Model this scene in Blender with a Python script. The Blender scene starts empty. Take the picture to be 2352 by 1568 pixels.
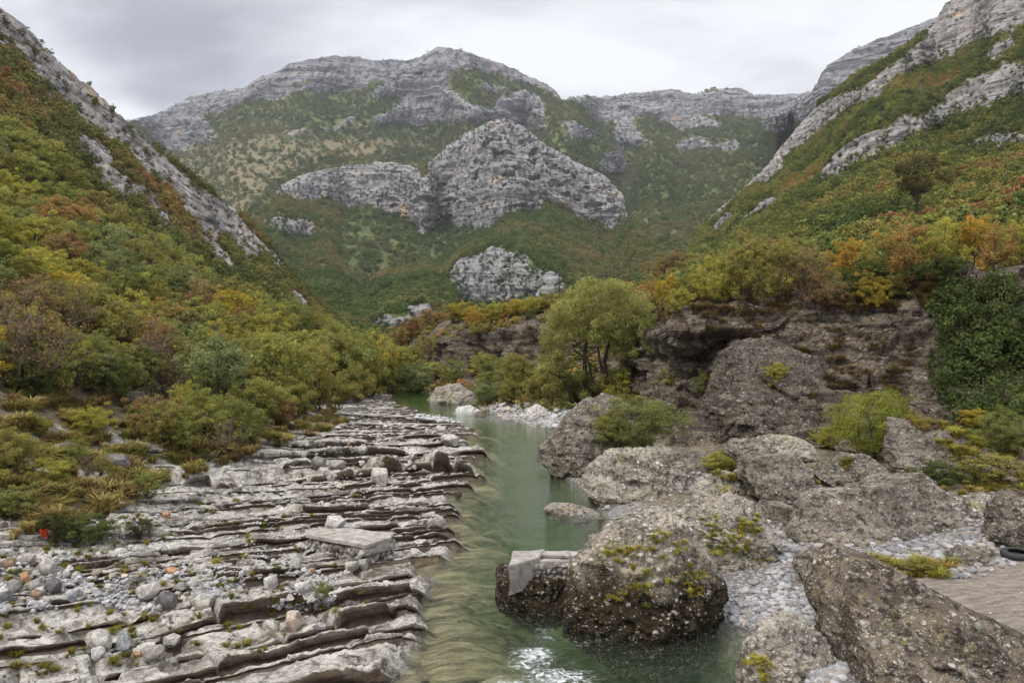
import bpy, bmesh, math, random
import numpy as np
random.seed(7)
RNG = np.random.default_rng(7)
scene = bpy.context.scene
COL = scene.collection
R = math.radians

# ------------------------------------------------------------------ camera, sky, sun, exposure
F, CX, CY, EYE = 1680.0, 1176.0, 784.0, 8.0        # focal length and centre in photo units (2352 x 1568)
cam_d = bpy.data.cameras.new("camera")
cam_d.sensor_width = 36.0
cam_d.lens = F / 2352.0 * 36.0
cam_d.clip_start, cam_d.clip_end = 0.3, 20000
cam = bpy.data.objects.new("camera", cam_d)
COL.objects.link(cam)
cam.location = (0, 0, EYE)
cam.rotation_euler = (R(90), 0, 0)
scene.camera = cam

SUN_ELEV, SUN_AZ = R(52), R(236)
world = bpy.data.worlds.new("World")
scene.world = world
world.use_nodes = True


class NT:
    """tiny helper to write node trees"""
    def __init__(s, tree):
        s.t = tree
        tree.nodes.clear()

    def n(s, typ, ins=None, **props):
        nd = s.t.nodes.new(typ)
        for k, v in props.items():
            setattr(nd, k, v)
        for k, v in (ins or {}).items():
            s.put(nd.inputs[k], v)
        return nd

    def put(s, sock, v):
        if isinstance(v, bpy.types.NodeSocket):
            s.t.links.new(v, sock)
        elif isinstance(v, bpy.types.Node):
            s.t.links.new(v.outputs[0], sock)
        else:
            if hasattr(sock.default_value, '__len__') and not isinstance(v, (int, float)) and len(v) == 3 and len(sock.default_value) == 4:
                v = (*v, 1)
            sock.default_value = v

    def math(s, op, a, b=0.0, c=0.0, clamp=False):
        nd = s.t.nodes.new('ShaderNodeMath')
        nd.operation = op
        nd.use_clamp = clamp
        s.put(nd.inputs[0], a); s.put(nd.inputs[1], b); s.put(nd.inputs[2], c)
        return nd.outputs[0]

    def mix(s, f, a, b, blend='MIX'):
        nd = s.t.nodes.new('ShaderNodeMix')
        nd.data_type = 'RGBA'
        nd.blend_type = blend
        s.put(nd.inputs[0], f); s.put(nd.inputs[6], a); s.put(nd.inputs[7], b)
        return nd.outputs[2]

    def noise(s, vec, scale, detail=4.0, rough=0.55, dist=0.0):
        nd = s.n('ShaderNodeTexNoise', {'Vector': vec, 'Scale': scale, 'Detail': detail, 'Roughness': rough, 'Distortion': dist})
        return nd.outputs['Fac']

    def step(s, v, lo, hi):
        nd = s.n('ShaderNodeMapRange', {'Value': v, 'From Min': lo, 'From Max': hi}, interpolation_type='SMOOTHSTEP')
        return nd.outputs[0]

    def scale(s, vec, sc):
        return s.n('ShaderNodeMapping', {'Vector': vec, 'Scale': sc}).outputs[0]

    def attr(s, name, typ='GEOMETRY', out='Fac'):
        nd = s.n('ShaderNodeAttribute', attribute_name=name, attribute_type=typ)
        return nd.outputs[out]


w = NT(world.node_tree)
tc = w.n('ShaderNodeTexCoord')
sep = w.n('ShaderNodeSeparateXYZ', {0: tc.outputs['Generated']})
# clouds: project the direction on a flat cloud deck so they shrink towards the horizon
zc = w.math('ADD', w.math('MAXIMUM', sep.outputs[2], 0.0), 0.16)
cv = w.n('ShaderNodeCombineXYZ', {0: w.math('DIVIDE', sep.outputs[0], zc), 1: w.math('DIVIDE', sep.outputs[1], zc), 2: 0.37}).outputs[0]
c1 = w.noise(cv, 0.62, 7, 0.55, 0.5)
c2 = w.noise(w.scale(cv, (1.0, 1.7, 1.0)), 1.6, 5, 0.5, 0.2)
cl = w.math('ADD', w.math('MULTIPLY', c1, 0.7), w.math('MULTIPLY', c2, 0.3))
cl = w.step(cl, 0.37, 0.60)
cloud = w.mix(cl, (0.225, 0.23, 0.265), (0.565, 0.57, 0.59))
sky = w.n('ShaderNodeTexSky', sky_type='NISHITA', sun_disc=False, sun_elevation=SUN_ELEV, sun_rotation=SUN_AZ)
skys = w.mix(1.0, sky.outputs[0], (0.1, 0.1, 0.1), 'MULTIPLY')
both = w.mix(0.95, skys, cloud)
up = w.step(sep.outputs[2], 0.45, 0.95)          # an overcast sky is brightest overhead
gain = w.math('ADD', 1.0, w.math('MULTIPLY', up, 2.5))
bg = w.n('ShaderNodeBackground', {'Color': both, 'Strength': gain})
w.n('ShaderNodeOutputWorld', {'Surface': bg.outputs[0]})

sun_d = bpy.data.lights.new("sun", 'SUN')
sun_d.energy = 1.5
sun_d.angle = R(24)
sun_d.color = (1.0, 0.93, 0.82)
sun = bpy.data.objects.new("sun", sun_d)
COL.objects.link(sun)
sun.rotation_euler = (R(90) - SUN_ELEV, 0, R(180) - SUN_AZ + R(0))

scene.view_settings.view_transform = 'Standard'
scene.view_settings.look = 'None'
scene.view_settings.exposure = 0.86
scene.view_settings.gamma = 1.0
scene.render.engine = 'CYCLES'
cy = scene.cycles
cy.max_bounces = 6
cy.diffuse_bounces = 3
cy.glossy_bounces = 3
cy.transmission_bounces = 4
cy.transparent_max_bounces = 8
cy.volume_bounces = 0
cy.use_denoising = True
cy.caustics_reflective = False
cy.caustics_refractive = False

# ------------------------------------------------------------------ numpy helpers
def P(px, py, D):
    px, py, D = np.asarray(px, float), np.asarray(py, float), np.asarray(D, float)
    return np.stack([(px - CX) / F * D, D + 0 * px, EYE - (py - CY) / F * D], -1)


def _h(ix, iy, iz, seed):
    n = (ix.astype(np.uint32) * np.uint32(374761393) + iy.astype(np.uint32) * np.uint32(668265263)
         + iz.astype(np.uint32) * np.uint32(2246822519) + np.uint32((seed * 3266489917) & 0xffffffff))
    n = (n ^ (n >> np.uint32(13))) * np.uint32(1274126177)
    n = (n ^ (n >> np.uint32(16))) * np.uint32(2654435761)
    n = n ^ (n >> np.uint32(15))
    return n.astype(np.float32) / np.float32(4294967296.0)


def vnoise(p, seed=0):
    """value noise in [-1, 1] at points p (..., 3)"""
    p = np.asarray(p, np.float32)
    i = np.floor(p).astype(np.int64)
    f = p - i
    u = f * f * f * (f * (f * 6 - 15) + 10)
    x, y, z = i[..., 0], i[..., 1], i[..., 2]
    out = 0
    for a in (0, 1):
        wx = u[..., 0] if a else 1 - u[..., 0]
        for b in (0, 1):
            wy = u[..., 1] if b else 1 - u[..., 1]
            for c in (0, 1):
                wz = u[..., 2] if c else 1 - u[..., 2]
                out = out + wx * wy * wz * _h(x + a, y + b, z + c, seed)
    return out * 2 - 1


def fbm(p, octv=4, seed=0, rough=0.5, ridged=False):
    p = np.asarray(p, np.float32)
    s, a, t = 0, 1.0, 0
    for k in range(octv):
        v = vnoise(p * (2.03 ** k) + 17.3 * k, seed + k)
        s = s + a * ((1 - 2 * np.abs(v)) if ridged else v)
        t += a
        a *= rough
    return s / t


def cells(p, seed=0):
    """Voronoi F1 distance and the random number of the nearest cell"""
    p = np.asarray(p, np.float32)
    i = np.floor(p).astype(np.int64)
    best = np.full(p.shape[:-1], 9.0, np.float32)
    rid = np.zeros(p.shape[:-1], np.float32)
    for a in (-1, 0, 1):
        for b in (-1, 0, 1):
            for c in (-1, 0, 1):
                x, y, z = i[..., 0] + a, i[..., 1] + b, i[..., 2] + c
                q = np.stack([x + _h(x, y, z, seed), y + _h(x, y, z, seed + 1), z + _h(x, y, z, seed + 2)], -1)
                d = np.sqrt(((q - p) ** 2).sum(-1))
                m = d < best
                best = np.where(m, d, best)
                rid = np.where(m, _h(x, y, z, seed + 3), rid)
    return best, rid


def sstep(x, a, b):
    t = np.clip((x - a) / (b - a), 0, 1)
    return t * t * (3 - 2 * t)


def in_poly(x, y, poly):
    inside = np.zeros(x.shape, bool)
    n = len(poly)
    for k in range(n):
        x1, y1 = poly[k]
        x2, y2 = poly[(k + 1) % n]
        c = ((y1 > y) != (y2 > y))
        with np.errstate(divide='ignore', invalid='ignore'):
            xi = (x2 - x1) * (y - y1) / (y2 - y1 + 1e-9) + x1
        inside ^= c & (x < xi)
    return inside


def blur(a, n, axis):
    for _ in range(2):
        pad = [(0, 0), (0, 0)]
        pad[axis] = (n, n)
        b = np.cumsum(np.pad(a, pad, mode='edge'), axis=axis)
        if axis == 0:
            z = np.zeros((1, b.shape[1])); b = np.concatenate([z, b], 0)
            a = (b[2 * n + 1:] - b[:-2 * n - 1]) / (2 * n + 1)
        else:
            z = np.zeros((b.shape[0], 1)); b = np.concatenate([z, b], 1)
            a = (b[:, 2 * n + 1:] - b[:, :-2 * n - 1]) / (2 * n + 1)
    return a


# ------------------------------------------------------------------ mesh helpers
def link(o, parent=None):
    COL.objects.link(o)
    if parent is not None:
        o.parent = parent
    return o


def np_mesh(name, verts, faces, mat=None, smooth=True, attrs=None):
    """mesh from arrays; faces is (n, k) with one k, or a list of such arrays"""
    me = bpy.data.meshes.new(name)
    verts = np.asarray(verts, np.float32).reshape(-1, 3)
    fl = faces if isinstance(faces, list) else [faces]
    fl = [np.asarray(f, np.int32) for f in fl if len(f)]
    me.vertices.add(len(verts))
    me.vertices.foreach_set('co', verts.ravel())
    if fl:
        loops = np.concatenate([f.ravel() for f in fl])
        tot = np.concatenate([np.full(len(f), f.shape[1], np.int32) for f in fl])
        start = np.concatenate([[0], np.cumsum(tot)[:-1]]).astype(np.int32)
        me.loops.add(len(loops))
        me.loops.foreach_set('vertex_index', loops)
        me.polygons.add(len(tot))
        me.polygons.foreach_set('loop_start', start)
        me.polygons.foreach_set('loop_total', tot)
        me.polygons.foreach_set('use_smooth', np.full(len(tot), smooth, bool))
    for k, v in (attrs or {}).items():
        v = np.asarray(v, np.float32)
        if v.ndim == 1:
            at = me.attributes.new(k, 'FLOAT', 'POINT')
            at.data.foreach_set('value', v)
        else:
            at = me.attributes.new(k, 'FLOAT_COLOR', 'POINT')
            at.data.foreach_set('color', np.concatenate([v, np.ones((len(v), 1), np.float32)], 1).ravel())
    if mat:
        me.materials.append(mat)
    me.update(calc_edges=True)
    me.validate()
    return me


def grid_faces(nr, nc):
    a = np.arange(nr * nc).reshape(nr, nc)
    return np.stack([a[:-1, :-1], a[:-1, 1:], a[1:, 1:], a[1:, :-1]], -1).reshape(-1, 4)


def obj(name, me, parent=None, loc=None):
    o = bpy.data.objects.new(name, me)
    if loc is not None:
        o.location = loc
    return link(o, parent)


def tag(o, label, cat, group=None):
    o['label'] = label
    o['category'] = cat
    if group:
        o['group'] = group
    return o


def struct(name, me):
    o = obj(name, me)
    o['kind'] = 'structure'
    return o


def thing(name, label, cat, loc, rz=0, group=None):
    o = bpy.data.objects.new(name, None)
    o.empty_display_size = 0.2
    o.location = loc
    o.rotation_euler = (0, 0, rz)
    link(o)
    return tag(o, label, cat, group)


def tube(pts, rad, n=6):
    """verts and quads of a tapered tube along pts"""
    pts = np.asarray(pts, float)
    m = len(pts)
    tan = np.gradient(pts, axis=0)
    tan /= np.linalg.norm(tan, axis=1, keepdims=True) + 1e-9
    ref = np.where(np.abs(tan[:, 2:3]) > 0.9, [[1.0, 0, 0]], [[0, 0, 1.0]])
    u = np.cross(tan, ref); u /= np.linalg.norm(u, axis=1, keepdims=True) + 1e-9
    v = np.cross(tan, u)
    an = np.linspace(0, 2 * np.pi, n, endpoint=False)
    rad = np.broadcast_to(np.asarray(rad, float), (m,))
    V = pts[:, None] + rad[:, None, None] * (np.cos(an)[None, :, None] * u[:, None] + np.sin(an)[None, :, None] * v[:, None])
    a = np.arange(m * n).reshape(m, n)
    b = np.roll(a, -1, 1)
    q = np.stack([a[:-1], b[:-1], b[1:], a[1:]], -1).reshape(-1, 4)
    return V.reshape(-1, 3), q


def merge(parts):
    vs, qs, k = [], [], 0
    for v, q in parts:
        vs.append(v); qs.append(np.asarray(q) + k); k += len(v)
    return np.concatenate(vs), np.concatenate(qs)


# ------------------------------------------------------------------ materials
def new_mat(name):
    m = bpy.data.materials.new(name)
    m.use_nodes = True
    return m, NT(m.node_tree)


def finish(n, color, rough=0.9, bump=None, bstr=0.5, bdist=0.1, spec=0.2, extra=None):
    ins = {'Base Color': color, 'Roughness': rough, 'Specular IOR Level': spec}
    if bump is not None:
        ins['Normal'] = n.n('ShaderNodeBump', {'Height': bump, 'Strength': bstr, 'Distance': bdist}).outputs[0]
    b = n.n('ShaderNodeBsdfPrincipled', ins)
    n.n('ShaderNodeOutputMaterial', {'Surface': b.outputs[0]})


def hill_mat(name, S, dark=(0.17, 0.17, 0.185), light=(0.42, 0.42, 0.44), veg_a=(0.045, 0.055, 0.022), veg_b=(0.11, 0.105, 0.04), tilt=(0, 0, 0), dryc=(0.175, 0.145, 0.09)):
    """bedded limestone with shrubby ground; S is the bed thickness in metres"""
    m, n = new_mat(name)
    co = n.n('ShaderNodeTexCoord').outputs['Object']
    rot = n.n('ShaderNodeMapping', {'Vector': co, 'Rotation': tilt}).outputs[0]
    bed = n.noise(n.scale(rot, (0.12 / S, 0.12 / S, 0.9 / S)), 1.0, 5, 0.6, 0.4)
    fine = n.noise(co, 1.2 / S, 6, 0.65)
    streak = n.noise(n.scale(co, (1.1 / S, 1.1 / S, 0.09 / S)), 1.0, 4, 0.6)
    big = n.noise(co, 0.08 / S, 3, 0.5)
    v = n.math('ADD', n.math('MULTIPLY', bed, 0.42), n.math('ADD', n.math('MULTIPLY', fine, 0.26), n.math('MULTIPLY', streak, 0.32)))
    lines = n.noise(n.scale(rot, (0.10 / S, 0.10 / S, 2.4 / S)), 1.0, 4, 0.6, 0.6)
    rock = n.mix(n.step(v, 0.38, 0.60), dark, light)
    ck = n.noise(n.scale(rot, (0.5 / S, 0.5 / S, 1.1 / S)), 1.0, 7, 0.72, 0.5)
    rock = n.mix(n.math('MULTIPLY', n.math('MAXIMUM', n.step(ck, 0.57, 0.65), n.math('MULTIPLY', n.step(lines, 0.55, 0.62), 0.9)), 0.85), rock, tuple(0.4 * c for c in dark))
    rock = n.mix(n.math('MULTIPLY', n.step(streak, 0.55, 0.68), 0.7), rock, (0.10, 0.105, 0.125))
    oran = n.math('MULTIPLY', n.step(n.noise(n.scale(rot, (0.2 / S, 0.2 / S, 0.35 / S)), 1.0, 4, 0.6), 0.57, 0.68), n.step(big, 0.48, 0.6))
    rock = n.mix(n.math('MULTIPLY', oran, 0.75), rock, (0.48, 0.32, 0.19))
    veg = n.mix(n.step(n.noise(co, 0.3 / S, 5, 0.6), 0.35, 0.65), veg_a, veg_b)
    veg = n.mix(n.math('MULTIPLY', n.attr('dry'), n.step(n.noise(co, 0.5 / S, 5, 0.65), 0.3, 0.55)), veg, dryc)
    rm = n.step(n.math('ADD', n.attr('rock'), n.math('MULTIPLY', n.math('SUBTRACT', fine, 0.5), 0.6)), 0.42, 0.58)
    col = n.mix(rm, veg, rock)
    h = n.math('ADD', n.math('MULTIPLY', n.math('SUBTRACT', n.math('ADD', bed, n.math('MULTIPLY', streak, 0.5)), n.math('ADD', ck, n.math('MULTIPLY', lines, 0.5))), rm), n.math('MULTIPLY', fine, 0.8))
    finish(n, col, 0.95, h, 0.8, S * 0.5, 0.1)
    return m


def conglomerate_mat(name, sc=1.0, base=(0.18, 0.155, 0.128), peb=(0.42, 0.40, 0.375), stain=0.0, grime=0.42, bed=0.4, lichen=0.0):
    """river pebbles set in a brown matrix; stain = height in metres of the dark weed band above the water"""
    base = (base[0] * 1.02, base[1], base[2] * 0.93)
    peb = (peb[0], peb[1], peb[2] * 0.96)
    m, n = new_mat(name)
    g = n.n('ShaderNodeNewGeometry')
    co = g.outputs['Position']
    warp = n.mix(0.06, co, n.n('ShaderNodeTexNoise', {'Vector': co, 'Scale': 3.0 * sc}).outputs['Color'], 'ADD')
    height, pale = None, None
    col = n.mix(n.step(n.noise(co, 1.3 * sc, 6, 0.65), 0.3, 0.7), tuple(0.5 * c for c in base), tuple(1.45 * c for c in base))
    for s, thr, amt in ((3.6, 0.40, 0.95), (7.5, 0.50, 0.85), (17.0, 0.52, 0.75)):
        vo = n.n('ShaderNodeTexVoronoi', {'Vector': n.scale(warp, (1, 1, 1.35)), 'Scale': s * sc, 'Randomness': 1.0})
        rnd = n.n('ShaderNodeSeparateColor', {0: vo.outputs['Color']})
        cut = n.math('MULTIPLY', n.math('ADD', 0.30, n.math('MULTIPLY', rnd.outputs[0], 0.9)), thr)
        k = n.step(n.math('SUBTRACT', cut, vo.outputs['Distance']), -0.03, 0.07)
        k = n.math('MULTIPLY', k, n.step(rnd.outputs[2], 0.3, 0.45))
        tone = n.math('POWER', rnd.outputs[1], 2.2)
        pc = n.mix(tone, tuple(0.42 * c + 0.25 * d for c, d in zip(peb, base)), tuple(min(0.8, 1.15 * c) for c in peb))
        col = n.mix(n.math('MULTIPLY', k, amt), col, pc)
        pk = n.math('MULTIPLY', k, n.step(rnd.outputs[1], 0.55, 0.7))
        pale = pk if pale is None else n.math('MAXIMUM', pale, pk)
        hh = n.math('DIVIDE', n.math('MULTIPLY', k, n.math('SUBTRACT', 1.0, vo.outputs['Distance'])), s / 4.0)
        height = hh if height is None else n.math('ADD', height, hh)
    pit = n.step(n.noise(co, 4.2 * sc, 6, 0.75), 0.54, 0.66)
    col = n.mix(n.math('MULTIPLY', pit, 0.5), col, tuple(0.35 * c for c in base))
    height = n.math('SUBTRACT', height, n.math('MULTIPLY', pit, 0.9))
    beds = n.noise(n.scale(co, (0.5 * sc, 0.5 * sc, 4.5 * sc)), 1.0, 5, 0.6, 0.3)
    col = n.mix(n.math('MULTIPLY', n.step(beds, 0.50, 0.58), bed), col, (0.055, 0.045, 0.036))
    gr = n.step(n.noise(co, 0.9 * sc, 6, 0.7), 0.5, 0.64)
    col = n.mix(n.math('MULTIPLY', gr, grime), col, (0.05, 0.04, 0.03))
    if lichen > 0:
        lk = n.math('MULTIPLY', n.step(n.noise(co, 1.5 * sc, 7, 0.78), 0.56, 0.63), n.step(n.noise(co, 0.5, 3, 0.5), 0.42, 0.56))
        col = n.mix(n.math('MULTIPLY', lk, lichen), col, n.mix(n.noise(co, 7.0, 3), (0.20, 0.20, 0.035), (0.34, 0.28, 0.07)))
    if stain > 0:
        z = n.n('ShaderNodeSeparateXYZ', {0: co}).outputs[2]
        zz = n.math('ADD', z, n.math('MULTIPLY', n.math('SUBTRACT', n.noise(co, 1.4, 5, 0.7), 0.5), stain * 1.3))
        st = n.math('SUBTRACT', 1.0, n.step(zz, stain * 0.55, stain * 1.15))
        spk = n.noise(co, 9.0, 3, 0.6)
        st = n.math('MULTIPLY', st, n.math('SUBTRACT', 0.97, n.math('MULTIPLY', n.math('MULTIPLY', pale, n.step(spk, 0.42, 0.55)), 0.8)))
        col = n.mix(st, col, n.mix(n.noise(co, 3.0, 4), (0.012, 0.009, 0.005), (0.06, 0.04, 0.02)))
    height = n.math('ADD', height, n.math('MULTIPLY', n.noise(co, 5 * sc, 6, 0.7), 0.9))
    height = n.math('ADD', height, n.math('MULTIPLY', beds, 0.7))
    finish(n, col, 0.92, height, 1.0, 0.12 / sc, 0.15)
    return m


def ground_mat():
    m, n = new_mat("riverbank_rock")
    co = n.n('ShaderNodeNewGeometry').outputs['Position']
    # the beds strike along (0.75, 0.66), so stretch the grain along them
    st = n.n('ShaderNodeMapping', {'Vector': co, 'Rotation': (0, 0, R(-38))}).outputs[0]
    grain = n.noise(n.scale(st, (0.5, 2.6, 3.0)), 1.0, 7, 0.68, 0.3)
    fine = n.noise(co, 5.5, 7, 0.7)
    big = n.noise(co, 0.35, 4, 0.55)
    v = n.math('ADD', n.math('MULTIPLY', grain, 0.45), n.math('ADD', n.math('MULTIPLY', fine, 0.4), n.math('MULTIPLY', big, 0.15)))
    lime = n.mix(n.step(v, 0.36, 0.58), (0.06, 0.051, 0.042), (0.45, 0.425, 0.38))
    lime = n.mix(n.math('MULTIPLY', n.step(n.noise(co, 0.8, 6, 0.7), 0.50, 0.60), 0.75), lime, (0.125, 0.108, 0.086))
    lich = n.math('MAXIMUM', n.step(n.noise(co, 2.3, 7, 0.75), 0.55, 0.60), n.step(n.noise(co, 7.5, 5, 0.75), 0.57, 0.62))
    lime = n.mix(n.math('MULTIPLY', lich, 0.85), lime, (0.075, 0.062, 0.05))
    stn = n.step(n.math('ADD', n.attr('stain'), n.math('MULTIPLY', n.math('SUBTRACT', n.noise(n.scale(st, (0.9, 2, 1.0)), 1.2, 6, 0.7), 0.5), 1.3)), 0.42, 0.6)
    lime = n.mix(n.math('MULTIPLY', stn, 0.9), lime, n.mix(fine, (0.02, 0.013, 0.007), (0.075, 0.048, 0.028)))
    soil = n.mix(n.step(n.noise(co, 1.6, 6, 0.7), 0.35, 0.62), (0.045, 0.036, 0.024), (0.15, 0.12, 0.07))
    soil = n.mix(n.math('MULTIPLY', n.step(n.noise(co, 6.5, 6, 0.75), 0.54, 0.62), 0.7), soil, (0.26, 0.24, 0.21))
    vo = n.n('ShaderNodeTexVoronoi', {'Vector': co, 'Scale': 9.0})
    vr = n.n('ShaderNodeSeparateColor', {0: vo.outputs['Color']})
    grav = n.mix(vr.outputs[0], (0.14, 0.135, 0.135), (0.36, 0.35, 0.345))
    grav = n.mix(n.step(vo.outputs['Distance'], 0.35, 0.6), grav, (0.12, 0.11, 0.10))
    sv = n.n('ShaderNodeTexVoronoi', {'Vector': co, 'Scale': 26.0})
    sr = n.n('ShaderNodeSeparateColor', {0: sv.outputs['Color']})
    sand = n.mix(n.step(n.noise(n.n('ShaderNodeMapping', {'Vector': co, 'Rotation': (0, 0, 0.4), 'Scale': (0.7, 2.4, 1)}).outputs[0], 2.2, 7, 0.68), 0.35, 0.65), (0.125, 0.105, 0.085), (0.235, 0.20, 0.165))
    sand = n.mix(n.math('MULTIPLY', n.step(sr.outputs[0], 0.80, 0.86), n.math('SUBTRACT', 1.0, n.step(sv.outputs['Distance'], 0.25, 0.42))), sand, n.mix(sr.outputs[1], (0.07, 0.06, 0.055), (0.42, 0.40, 0.38)))
    bedc = n.mix(n.step(grain, 0.38, 0.62), (0.13, 0.10, 0.055), (0.42, 0.34, 0.20))
    col = n.mix(n.step(n.math('ADD', n.attr('soil'), n.math('MULTIPLY', n.math('SUBTRACT', n.noise(co, 0.8, 6, 0.7), 0.5), 1.2)), 0.45, 0.58), lime, soil)
    col = n.mix(n.attr('gravel'), col, grav)
    col = n.mix(n.attr('sand'), col, sand)
    col = n.mix(n.attr('bed'), col, bedc)
    lam = n.noise(n.scale(co, (0.6, 0.6, 14.0)), 1.0, 4, 0.6, 0.3)
    h = n.math('ADD', n.math('ADD', n.math('MULTIPLY', grain, 0.8), n.math('MULTIPLY', lam, 0.5)), n.math('ADD', n.math('MULTIPLY', fine, 0.7), n.math('MULTIPLY', n.math('MULTIPLY', n.attr('gravel'), n.math('SUBTRACT', 1.0, vo.outputs['Distance'])), 0.6)))
    finish(n, col, 0.9, h, 0.8, 0.12, 0.2)
    return m


def stone_mat():
    m, n = new_mat("loose_stone")
    co = n.n('ShaderNodeTexCoord').outputs['Object']
    oi = n.n('ShaderNodeObjectInfo')
    v = n.noise(co, 3.0, 7, 0.7)
    c = n.mix(n.step(v, 0.35, 0.65), (0.55, 0.55, 0.55), (1.25, 1.22, 1.18))
    col = n.mix(1.0, oi.outputs['Color'], c, 'MULTIPLY')
    col = n.mix(n.math('MULTIPLY', n.step(n.noise(co, 5.0, 5, 0.7), 0.56, 0.64), 0.6), col, (0.10, 0.085, 0.07))
    finish(n, col, 0.9, v, 0.7, 0.08, 0.2)
    return m


def pebble_mat():
    m, n = new_mat("river_pebble")
    t = n.attr('tint', 'INSTANCER', 'Color')
    co = n.n('ShaderNodeTexCoord').outputs['Object']
    v = n.noise(co, 4.0, 5, 0.6)
    col = n.mix(1.0, t, n.mix(v, (0.6, 0.6, 0.6), (1.3, 1.3, 1.3)), 'MULTIPLY')
    finish(n, col, 0.8, v, 0.3, 0.05, 0.25)
    return m


def leaf_mat(name, inst=False, trans=0.42):
    m, n = new_mat(name)
    if inst:
        base = n.attr('tint', 'INSTANCER', 'Color')
    else:
        base = n.n('ShaderNodeObjectInfo').outputs['Color']
    v = n.attr('v')
    hue = n.attr('hue')
    if not inst:      # turning leaves: every crown mixes its colour with some olive and some green
        base = n.mix(n.math('MULTIPLY', n.step(hue, 0.5, 0.8), 0.55), base, (0.185, 0.18, 0.06))
        base = n.mix(n.math('MULTIPLY', n.step(hue, 0.45, 0.2), 0.35), base, (0.14, 0.16, 0.055))
    col = n.mix(1.0, base, n.mix(v, (0.62, 0.60, 0.58), (1.38, 1.36, 1.30)), 'MULTIPLY')
    hs = n.n('ShaderNodeHueSaturation', {'Hue': n.math('ADD', 0.475, n.math('MULTIPLY', hue, 0.05)), 'Saturation': 1.0, 'Value': 1.0, 'Color': col})
    d = n.n('ShaderNodeBsdfDiffuse', {'Color': hs.outputs[0]})
    t = n.n('ShaderNodeBsdfTranslucent', {'Color': hs.outputs[0]})
    mx = n.n('ShaderNodeMixShader', {0: trans, 1: d.outputs[0], 2: t.outputs[0]})
    n.n('ShaderNodeOutputMaterial', {'Surface': mx.outputs[0]})
    return m


def plain_mat(name, a, b, sc=4.0, rough=0.9, bump=0.5, dist=0.03):
    m, n = new_mat(name)
    co = n.n('ShaderNodeTexCoord').outputs['Object']
    v = n.noise(co, sc, 7, 0.68)
    finish(n, n.mix(n.step(v, 0.35, 0.65), a, b), rough, v, bump, dist, 0.2)
    return m


def concrete_mat():
    m, n = new_mat("concrete")
    co = n.n('ShaderNodeNewGeometry').outputs['Position']
    v = n.noise(co, 3.0, 7, 0.7)
    col = n.mix(n.step(v, 0.35, 0.65), (0.19, 0.17, 0.15), (0.36, 0.335, 0.30))
    col = n.mix(n.math('MULTIPLY', n.step(n.noise(n.scale(co, (2, 2, 0.5)), 1.5, 5, 0.7), 0.55, 0.68), 0.6), col, (0.16, 0.10, 0.05))
    finish(n, col, 0.9, n.noise(co, 12, 6, 0.7), 0.5, 0.04, 0.2)
    return m


def masonry_mat():
    m, n = new_mat("rubble_masonry")
    co = n.n('ShaderNodeNewGeometry').outputs['Position']
    r = n.attr('v')
    st = n.mix(r, (0.13, 0.115, 0.10), (0.36, 0.335, 0.30))
    st = n.mix(n.math('MULTIPLY', n.step(n.noise(co, 6, 6, 0.7), 0.5, 0.62), 0.7), st, (0.075, 0.062, 0.05))
    finish(n, st, 0.9, n.noise(co, 9, 6, 0.7), 0.8, 0.05, 0.15)
    return m


M_LEAF = leaf_mat("leaf")
M_LEAF_I = leaf_mat("wood_leaf", True, 0.38)
M_BARK = plain_mat("bark", (0.035, 0.026, 0.02), (0.10, 0.08, 0.062), 6.0)
M_TWIG = plain_mat("twig", (0.085, 0.06, 0.045), (0.19, 0.145, 0.115), 3.0)
M_CONG = conglomerate_mat("conglomerate")
M_CONG_PALE = conglomerate_mat("pale_conglomerate", 1.0, (0.275, 0.245, 0.21), (0.60, 0.58, 0.55), 0.0, 0.3, 0.25, 0.75)
M_CONG_WET = conglomerate_mat("weed_stained_conglomerate", 1.0, (0.29, 0.255, 0.21), (0.62, 0.59, 0.55), 1.7, 0.3, 0.1, 0.6)
M_CLIFF = conglomerate_mat("conglomerate_cliff", 0.55, (0.13, 0.105, 0.083), (0.30, 0.27, 0.235), 0.0, 0.5, 0.8)
M_GROUND = ground_mat()
M_STONE = stone_mat()
M_PEB = pebble_mat()
M_CONC = concrete_mat()
M_MASON = masonry_mat()


# ------------------------------------------------------------------ hills: sheets of real terrain
def rows_interp(cols, rows, nv, smooth=6):
    PY = np.stack([np.interp(cols, [p[0] for p in r], [p[1] for p in r]) for r in rows])
    LD = np.stack([np.interp(cols, [p[0] for p in r], [math.log(p[2]) for p in r]) for r in rows])
    t = np.linspace(0, len(rows) - 1, nv)
    i = np.clip(np.floor(t).astype(int), 0, len(rows) - 2)
    f = (t - i)[:, None]
    py = PY[i] * (1 - f) + PY[i + 1] * f
    ld = LD[i] * (1 - f) + LD[i + 1] * f
    if smooth:
        py = np.concatenate([py[:1], blur(py, smooth, 0)[1:-1], py[-1:]], 0)
        ld = blur(blur(ld, smooth, 0), smooth * 2, 1)
    return py, ld


def polymask(px, py, polys, jit, seed):
    q = np.stack([px / 40.0, py / 40.0, 0 * px], -1)
    jx = fbm(q, 4, seed) * jit
    jy = fbm(q + 50, 4, seed + 9) * jit
    mk = np.zeros(px.shape, bool)
    for pl in polys:
        mk |= in_poly(px + jx, py + jy, pl)
    return mk.astype(float)


def normals(pos):
    du = np.gradient(pos, axis=1)
    dv = np.gradient(pos, axis=0)
    n = np.cross(du, dv)
    n /= np.linalg.norm(n, axis=-1, keepdims=True) + 1e-9
    s = np.sign((n * (np.array([0, 0, EYE]) - pos)).sum(-1, keepdims=True))
    return n * s


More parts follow.
